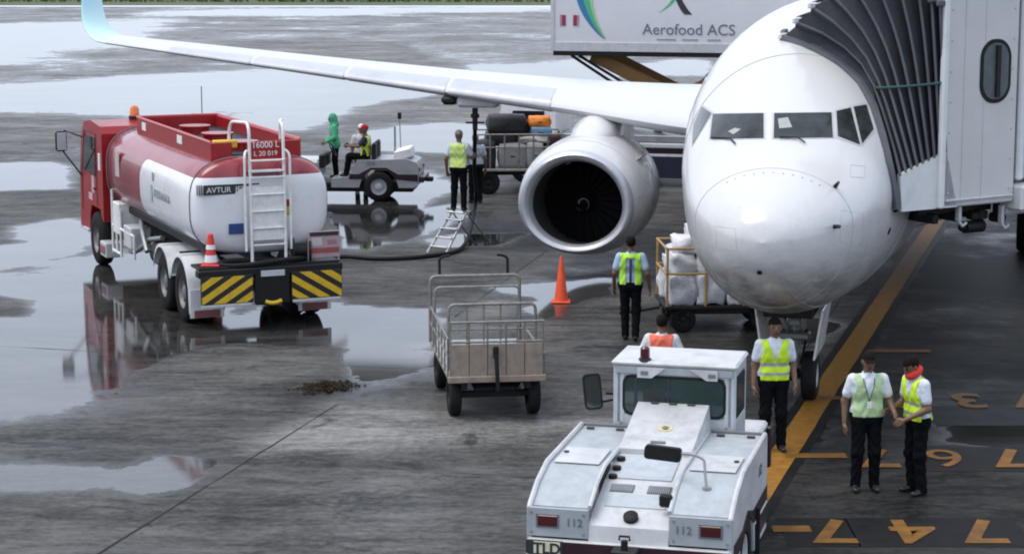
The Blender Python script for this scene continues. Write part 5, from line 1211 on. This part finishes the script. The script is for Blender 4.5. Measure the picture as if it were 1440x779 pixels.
# cargo cart with white parcels under the nose
o0, o1 = G(932, 470), G(1050, 470); cc = (o0+o1)/2; cc.z = 0; cc.y += .75; cc.x += .30
crz = R(4)
KC = dolly('cargo_cart', 'low cargo cart with ochre side frame under the airliner nose', cc, crz, 2.05, 1.3, .47, ochre, (.55,.98), 1.0, 4)
KM = Matrix.Translation(cc) @ Matrix.Rotation(crz, 4, 'Z')
pw = mat('parcel_plastic', (.66,.66,.68), .35, vary=.14, dirt=.18, scale=9, bump=.9, bscale=9, dcol=(.35,.33,.36)); pw2 = mat('parcel_plastic_grey', (.55,.56,.60), .4, vary=.18, dirt=.25, scale=12, bump=.9, bscale=12)
parcels = []
for k, (x, y, z, dx, dy, dz) in enumerate([(-.72,-.32,.47,.44,.5,.5),(-.25,-.32,.47,.48,.5,.52),(.30,-.32,.47,.52,.5,.42),(.78,-.32,.47,.42,.5,.38),(-.7,.3,.47,.5,.5,.5),(-.15,.3,.47,.5,.5,.5),(.4,.3,.47,.5,.5,.5),
     (-.70,-.25,.97,.42,.5,.36),(-.26,-.25,.99,.44,.5,.36),(-.2,.3,.97,.5,.5,.4),(-.62,.3,.97,.4,.5,.4),(-.58,-.15,1.33,.44,.55,.28),(-.20,-.15,1.35,.40,.5,.26),(-.36,.02,1.54,.40,.45,.26),(.16,-.25,.90,.26,.45,.34)]):
    me_ = soft_box((dx, dy, dz), 40+k, .065); me_.materials.append(pw if k % 3 else pw2); o = link('parcel', me_); o.location = KM@Vector((x, y, z)); o.rotation_euler = (random.uniform(-.07,.07), random.uniform(-.10,.10), crz+random.uniform(-.3,.3))
    tag(o, 'topmost white plastic parcel crowning the cargo cart pile' if k == 13 else 'white plastic parcel lying leaned beside the upper pile on the cargo cart' if k == 14 else 'plastic-wrapped parcel in the third layer, just under the topmost parcel' if k > 10 else 'plastic-wrapped parcel in the second layer of the cargo cart pile' if k > 6 else 'plastic-wrapped parcel lying directly on the cargo cart bed', 'parcel', 'parcels on the cargo cart'); parcels.append(o)
# ------------------------------------------------------------------ loaded baggage cart beyond the engine
bc = G(728, 274); bc.z = 0; bc.y += .7; brz = R(3)
BC = dolly('luggage_cart', 'steel luggage cart piled with suitcases beyond the jet engine', bc, brz, 2.3, 1.4, .66, steel, (.55,.88), .9, 7, wr=.30)
BM = Matrix.Translation(bc) @ Matrix.Rotation(brz, 4, 'Z')
def case(label, x, y, z, d, c_, soft=.02, tilt=0, rz=0, wheels=False, seed=1):
    root = thing('suitcase', label, 'suitcase', BM@Vector((x,y,z)), brz+rz, 'luggage on the steel cart')
    me_ = soft_box(d, seed, soft, 4); me_.materials.append(mat('case_%d' % seed, c_, .55, vary=.2, dirt=.2, scale=8, bump=.4, bscale=30)); o = link('shell', me_, root)
    TB('handle', black, root, [arc((-.08,-d[1]/2,d[2]*.5),(0,-d[1]/2-.08,d[2]*.5),(.08,-d[1]/2,d[2]*.5))], .014, 6)
    TB('zip', textgrey, root, [[(-d[0]*.42,-d[1]*.47,d[2]*.75),(d[0]*.42,-d[1]*.47,d[2]*.75)]], .008, 5)
    return root
case('big black suitcase lying on top of the luggage cart load', -.30,-.2,1.55, (.92,.6,.46), (.012,.011,.014), .03, seed=1)
case('orange holdall on top of the luggage cart load', .55,-.2,1.70, (.52,.4,.26), (.75,.22,.02), .05, seed=2)
case('light blue bag under the orange holdall', .58,-.25,1.42, (.50,.4,.28), (.13,.25,.38), .03, seed=3)
case('grey hard suitcase behind the cart rails', -.15,-.3,.66, (.70,.5,.62), (.30,.29,.28), .01, seed=4)
case('pale grey suitcase beside the hard suitcase on the cart', .42,-.3,.66, (.42,.5,.66), (.36,.36,.35), .012, seed=5)
case('dark suitcase at the end of the cart near the men', -.85,-.3,.66, (.5,.5,.7), (.016,.018,.025), .02, seed=6)
case('maroon bag at the far end of the luggage cart', .88,-.25,1.0, (.40,.4,.5), (.05,.015,.018), .04, seed=7)
case('cream curved bag laid over the grey suitcases', .40,-.3,1.30, (.75,.4,.16), (.50,.46,.40), .05, seed=8)
case('black bag wedged behind the light blue bag', .15,.1,1.32, (.6,.5,.5), (.014,.012,.012), .04, seed=9)
case('black lower suitcase carrying the big one', -.42,-.1,1.22, (.78,.6,.36), (.016,.014,.018), .03, seed=10)
# ------------------------------------------------------------------ small baggage tractor
bo = G(535, 284); bo.z = 0; bh = R(176)
BT = thing('baggage_tractor', 'small white open baggage tractor with maroon stripe beside the fuel truck', 'tractor', (bo.x+1.0, bo.y+.65, 0), bh)
# local +x forward (image left), rear axle at x=1.0
bp2 = [(0,.42),(0,.82),(.06,.98),(.3,1.06),(1.55,1.02),(1.78,.60),(2.2,.56),(2.2,.34),(1.5,.34),(1.42,.6),(1.2,.78),(.8,.78),(.58,.6),(.5,.34),(.14,.34)]
mb = MB(); mb.prism(bp2, (0,-.62,0), (1,0,0), (0,0,1), (0,1,0), 1.24); bt = mb.build('rear_body', mat('tractor_grey', (.34,.35,.36), .4, dirt=.35, scale=5), BT, 30)
for s_ in (1,-1):
    mb = MB(); mb.prism([(.02,.50),(.02,.68),(.52,.68),(.8,.84),(1.2,.84),(1.5,.68),(1.72,.68),(1.76,.55),(1.45,.55),(1.2,.79),(.8,.79),(.56,.55)], (0,s_*.621,0), (1,0,0), (0,0,1), (0,s_,0), .008); mb.build('stripe', maroon, bt)
    wheel(BT, (1.0, s_*.58, .37), .37, .24, s_, lgrey, hubr=.62); wheel(BT, (2.95, s_*.55, .30), .30, .20, s_, lgrey, hubr=.6)
    text('lettering', '010', .14, textgrey, bt, (1.2, s_*.63, .90), (-s_,0,0), (0,0,1), .006)
    B('tail_lamp', redlens, bt, ((-.01,s_*.48,.80),(.03,.12,.10),.01))
B('tool_box', mat('box_white', (.72,.73,.74), .4, dirt=.2), BT, ((.42,0,1.16),(.42,.9,.24),.03, Matrix.Rotation(R(14), 3, 'Y')))
B('underbody', dark, BT, ((1.45,0,.34),(2.6,1.0,.24),.03)); B('footwell', dark, BT, ((2.1,0,.42),(1.3,1.2,.10),.02)); B('front_hood', tugwhite, BT, ((2.95,0,.78),(.9,1.16,.46),.06)); B('dashboard', dark, BT, ((2.45,0,.98),(.14,1.1,.34),.03)); B('front_bumper', maroon, BT, ((3.46,0,.48),(.12,1.2,.2),.02)); B('rear_bumper', maroon, BT, ((-.07,0,.55),(.12,1.2,.16),.02)); B('tow_pin', dark, BT, ((-.2,0,.5),(.2,.16,.12),.02), bev=.02)
B('seat', black, BT, ((1.40,.3,.98),(.46,.46,.12),.04)); B('seat_back', black, BT, ((1.14,.3,1.22),(.10,.46,.46),.04)); B('seat', black, BT, ((1.40,-.3,.98),(.46,.46,.12),.04)); B('seat_back', black, BT, ((1.14,-.3,1.22),(.10,.46,.46),.04))
TB('steering_column', dark, BT, [[(2.4,.3,1.0),(2.2,.3,1.25)]], .02, 6); TB('steering_wheel', black, BT, [[(2.2+.08*math.sin(a), .3+.18*math.cos(a), 1.26+.16*math.sin(a)) for a in np.linspace(0,6.283,18)]], .016, 6)
TB('exhaust_stack', grey, BT, [[(.62,.35,1.05),(.62,.35,1.85)]], .025, 7); TB('lamp_pole', grey, BT, [[(.55,-.3,1.05),(.58,-.3,2.0)]], .014, 6); mb = MB(); mb.cyl((.58,-.3,1.98),(.58,-.3,2.14),.05,n=10); mb.build('beacon', dark, BT)
BTM = Matrix.Translation((bo.x+1.0, bo.y+.65, 0)) @ Matrix.Rotation(bh, 4, 'Z')
def onBT(x, y, z=0): q = BTM@Vector((x,y,z)); return (q.x, q.y, q.z)
sit = dict(pelvis=(0,0,.62), knees={-1:(-.12,-.42,.62), 1:(.12,-.42,.62)}, ankles={-1:(-.12,-.50,.18), 1:(.12,-.50,.18)}, elbows={-1:(-.26,-.14,.90), 1:(.26,-.14,.90)}, wrists={-1:(-.15,-.42,.90), 1:(.15,-.42,.90)})
person('driver in red cap and yellow vest seated on the baggage tractor', onBT(1.38,.3,.50), bh+math.pi/2, 1.68, vest=(.60,.78,.05), shirt=(.05,.05,.08), head='cap', headcol=(.45,.03,.02), stripes=False, res=.017, **sit)
person('person in hooded green raincoat standing at the front of the baggage tractor', onBT(2.22,-.28,.47), bh+math.pi/2+.25, 1.62, shirt=(.09,.40,.22), raincoat=True, head='hood', headcol=(.09,.40,.22), sleeves=2, res=.017, lean=(0,-.06,.55), elbows={-1:(-.27,-.02,1.14), 1:(.27,-.05,1.14)}, wrists={-1:(-.24,-.24,1.0), 1:(.22,-.26,1.02)})
q = G(508, 268); person('man in white cap and grey shirt standing behind the baggage tractor', (q.x, q.y+.2, 0), R(20), 1.70, shirt=(.55,.52,.54), head='cap', headcol=(.70,.70,.72), res=.017)
# ------------------------------------------------------------------ fuelling steps and hose
lf = G(606, 357); lr = G(684, 341)
LC = (lf+lr)/2; LC.z = 0
SL = thing('step_ladder', 'folding aluminium step ladder under the airliner wing', 'ladder', LC, math.atan2((lr-lf).y, (lr-lf).x))
half = (lr-lf).xy.length/2; lh = .78
alu = mat('aluminium', (.55,.56,.57), .35, .8, vary=.15)
for s_ in (1,-1): TB('front_stile', alu, SL, [[(-half*.95, s_*.24-.1, 0),(-.06, s_*.19-.05, lh)]], .026, 6); TB('rear_stile', grey, SL, [[(half*.95, s_*.24+.1, 0),(.06, s_*.19+.05, lh)]], .018, 6)
for k in range(4):
    t_ = (k+.8)/4.6; B('tread', alu, SL, ((-half*.95*(1-t_)-.06*t_, -.1*(1-t_)-.05*t_, lh*t_),(.16,.44,.03),.006))
B('platform', alu, SL, ((0,0,lh),(.30,.44,.035),.008)); TB('spreader', grey, SL, [[(-half*.4,.2,lh*.58),(half*.4,.26,lh*.58)]], .010, 5)
pl = LC+Vector((-.05, 0, lh+.02)); 
person('fueller with grey cap standing on the step ladder under the wing', (LC.x+.0, LC.y-.02, lh+.02), R(165), 1.72, vest=(.55,.70,.20), shirt=(.55,.60,.66), head='cap', headcol=(.22,.22,.22), stripes=False, res=.015, vback=None, elbows={-1:(-.28,-.10,1.16), 1:(.27,.05,1.14)}, wrists={-1:(-.26,-.34,1.18), 1:(.28,-.02,.90)})
q = G(666, 286); person('man in grey shirt behind the step ladder facing the luggage cart', (q.x+.05, q.y, 0), R(200), 1.72, shirt=(.36,.40,.44), res=.017, headcol=(.25,.25,.26))
# hose: from the wing coupling down past the steps and along the ground to the truck
wp = APM@Vector((FP[0], FP[1], FP[2]-.2))
hx = atY(668, 160, wp.y); top = Vector((hx.x, wp.y, wp.z))
g1 = G(668, 318); g2 = G(650, 352); g3 = G(600, 360, .05); g4 = G(535, 364, .05); g5 = TM@Vector((4.6, -1.32, .75))
pts = [top, top.lerp(Vector((g1.x, g1.y, 1.3)), .35), Vector((g1.x+.02, (top.y+g1.y)/2, 1.5)), Vector((g1.x+.03, g1.y, .75)), Vector((g1.x-.03, g1.y-.3, .3)), Vector((g2.x, g2.y, .06)), Vector((g3.x, g3.y, .045)), Vector((g4.x, g4.y, g4.z)), G(470, 362, .05), g5+Vector((.3,-.1,-.5)), g5]
def crom(P, n=8):
    P = [P[0]]+P+[P[-1]]; o = []
    for i in range(1, len(P)-2):
        for k in range(n):
            t_ = k/n; a, b, c, d = P[i-1], P[i], P[i+1], P[i+2]
            o.append(.5*((2*b)+(c-a)*t_+(2*a-5*b+4*c-d)*t_*t_+(3*b-a-3*c+d)*t_**3))
    return o+[P[-2]]
HS = thing('fuel_hose', 'black fuelling hose hanging from the wing and trailing to the truck', 'hose', (g2.x, g2.y, 0))
off = Vector((g2.x, g2.y, 0))
mb = MB(); mb.tube([p_-off for p_ in crom(pts)], .045, 8); mb.build('hose', black, HS, 60)
mb = MB(); mb.cyl(top-off, top-off+Vector((0,0,-.45)), .065, .055, 12); mb.cyl(top-off+Vector((0,0,-.12)), top-off+Vector((0,0,-.2)), .095, n=12); mb.build('wing_coupling', dark, HS)
TB('coupling_handle', dark, HS, [[top-off+Vector((-.2,-.05,-.3)), top-off+Vector((.2,-.05,-.3))]], .02, 6)
# ------------------------------------------------------------------ catering truck with raised body
kd = Vector((math.cos(R(12.7)), -math.sin(R(12.7)), 0))      # truck backs towards the rear door
k0 = atY(775, 72, 57.2); KO = Vector((k0.x, k0.y, 0)); bz = k0.z
KT = thing('catering_truck', 'airline catering truck with white box body raised on a scissor lift', 'truck', KO, math.atan2(kd.y, kd.x))
boxm = mat('box_body_white', (.62,.62,.65), .4, vary=.05, dirt=.2, scale=1.5, dcol=(.35,.34,.33))
BL, BWd, BHt = 7.0, 2.4, 2.3
bx_ = B('box_body', boxm, KT, ((BL/2, BWd/2, bz+BHt/2),(BL, BWd, BHt),.04)); B('box_sill', lgrey, bx_, ((BL/2, -.012, bz+.12),(BL-.02,.03,.24),.008)); B('box_under', dark, bx_, ((BL/2, BWd/2, bz-.06),(BL-.1,BWd-.02,.12),.01)); B('box_corner', lgrey, bx_, ((.04,-.015,bz+BHt/2),(.10,.03,BHt),.008)); B('box_corner', lgrey, bx_, ((BL-.04,-.015,bz+BHt/2),(.10,.03,BHt),.008))
text('lettering', 'Aerofood ACS', .40, textgrey, bx_, (2.42,-.012,bz+.46), (1,0,0), (0,0,1), .008, 1.0, 'LEFT')
for k in range(3): B('tagline', mat('tagline_grey', (.30,.31,.33), .5), bx_, ((2.95+k*.62+.1,-.011,bz+.335),(.50-.08*k,.012,.035),.002))
for s_ in (0, .30): B('square_badge', mat('badge_rose', (.28,.02,.06), .5), bx_, ((.34+s_*1.0,-.011,bz+.80),(.10,.012,.28),.002)); 
for s_ in (-.085,.385): B('badge_border', mat('badge_pink', (.5,.2,.25), .5), bx_, ((.34+s_,-.009,bz+.80),(.035,.012,.30),.002))
def swoosh(P0, P1, P2, w0, w1, m_, nm, z=.012):
    L_ = arc(P0, P1, P2, 14); mb = MB(); A, Bq = [], []
    for i, q in enumerate(L_):
        t_ = i/13; w_ = w0*(1-t_)**.8+w1*t_; A.append((q.x-w_/2, -z, q.z)); Bq.append((q.x+w_/2, -z, q.z))
    V = A+Bq; n_ = len(A); mb.add(V, [(i, i+1, n_+i+1, n_+i) for i in range(n_-1)]); return mb.build(nm, m_, bx_, fix=False)
s1 = mat('swoosh_blue', (.03,.17,.36), .4); s2 = mat('swoosh_green', (.06,.42,.20), .4); s3 = mat('swoosh_lime', (.30,.58,.22), .4)
Z = lambda z: bz+z
swoosh((.72,0,Z(2.2)), (.62,0,Z(1.0)), (1.42,0,Z(.32)), .30, .01, s1, 'swoosh', .010); swoosh((.90,0,Z(2.2)), (.78,0,Z(1.05)), (1.46,0,Z(.31)), .22, .01, s2, 'swoosh', .013); swoosh((1.04,0,Z(2.2)), (.92,0,Z(1.15)), (1.44,0,Z(.36)), .10, .01, s3, 'swoosh', .016)
swoosh((3.5,0,Z(2.1)), (3.4,0,Z(1.3)), (2.84,0,Z(1.02)), .20, .01, s2, 'swoosh', .010); swoosh((3.25,0,Z(1.9)), (3.3,0,Z(1.3)), (3.62,0,Z(.98)), .10, .20, textdark, 'swoosh', .013)
# scissor lift: crossed arms each side
lz = .95+.25
mb0 = None
for y in (.45, BWd-.45):
    for a, b in (((1.0,bz-.12),(5.6,lz)), ((5.6,bz-.12),(1.0,lz))):
        p0_, p1_ = Vector((a[0], y, a[1])), Vector((b[0], y+.14, b[1])); d_ = (p1_-p0_); an_ = math.atan2(d_.z, d_.x)
        mb = MB(); mb.box((p0_+p1_)/2, (d_.length, .12, .34), .02, Matrix.Rotation(-an_, 3, 'Y')); mb.build('scissor_arm', brown, KT)
mb = MB(); mb.cyl((3.3,.3,(bz+lz)/2),(3.3,BWd-.3,(bz+lz)/2),.12,n=12); mb.build('pivot_shaft', dark, KT)
TB('hose_guide', black, KT, [[(.5,.2,bz-.12),(1.5,.2,bz-.75),(2.2,.2,bz-1.15)],[(.7,.2,bz-.12),(1.7,.2,bz-.7),(2.25,.2,bz-1.05)],[(2.2,.2,bz-1.15),(2.25,.2,bz-1.05)]], .045, 6)
mb = MB(); mb.cyl((2.6,1.2,lz+.1),(4.2,1.2,bz-.5),.09,n=12); mb.build('lift_cylinder', steel, KT)
B('chassis', navy, KT, ((3.2,BWd/2,.78),(7.2,2.1,.5),.03)); B('chassis_deck', lgrey, KT, ((3.4,BWd/2,1.10),(6.8,2.3,.12),.02)); B('chassis_stripe', maroon, KT, ((3.4,.138,1.0),(6.8,.02,.13),.004)); B('chassis_stripe', paper, KT, ((3.4,.135,.85),(6.8,.02,.07),.004)); B('subframe', grey, KT, ((3.4,BWd/2,1.26),(6.4,1.9,.18),.02)); B('skirt', navy, KT, ((4.2,.16,.52),(4.6,.06,.55),.01))
cabq = [(-1.55,.45),(-1.6,1.2),(-1.35,2.1),(-1.1,2.2),(.05,2.2),(.1,2.1),(.1,.45)]
mb = MB(); mb.prism(cabq, (0,.1,0), (1,0,0), (0,0,1), (0,1,0), BWd-.2); kc = mb.build('cab', white, KT, 30); mb = MB(); mb.prism([(-1.2,1.25),(-1.05,1.95),(-.2,1.95),(-.2,1.25)], (0,.098,0), (1,0,0), (0,0,1), (0,-1,0), .01); mb.build('side_window', glass, kc); B('cab_grille', dark, kc, ((-1.58,BWd/2,.8),(.06,1.8,.4),.02))
for x in (-.7, 2.2, 5.0):
    for y, s_ in ((.28,-1),(BWd-.28,1)): wheel(KT, (x,y,.46), .46, .28, s_, lgrey)
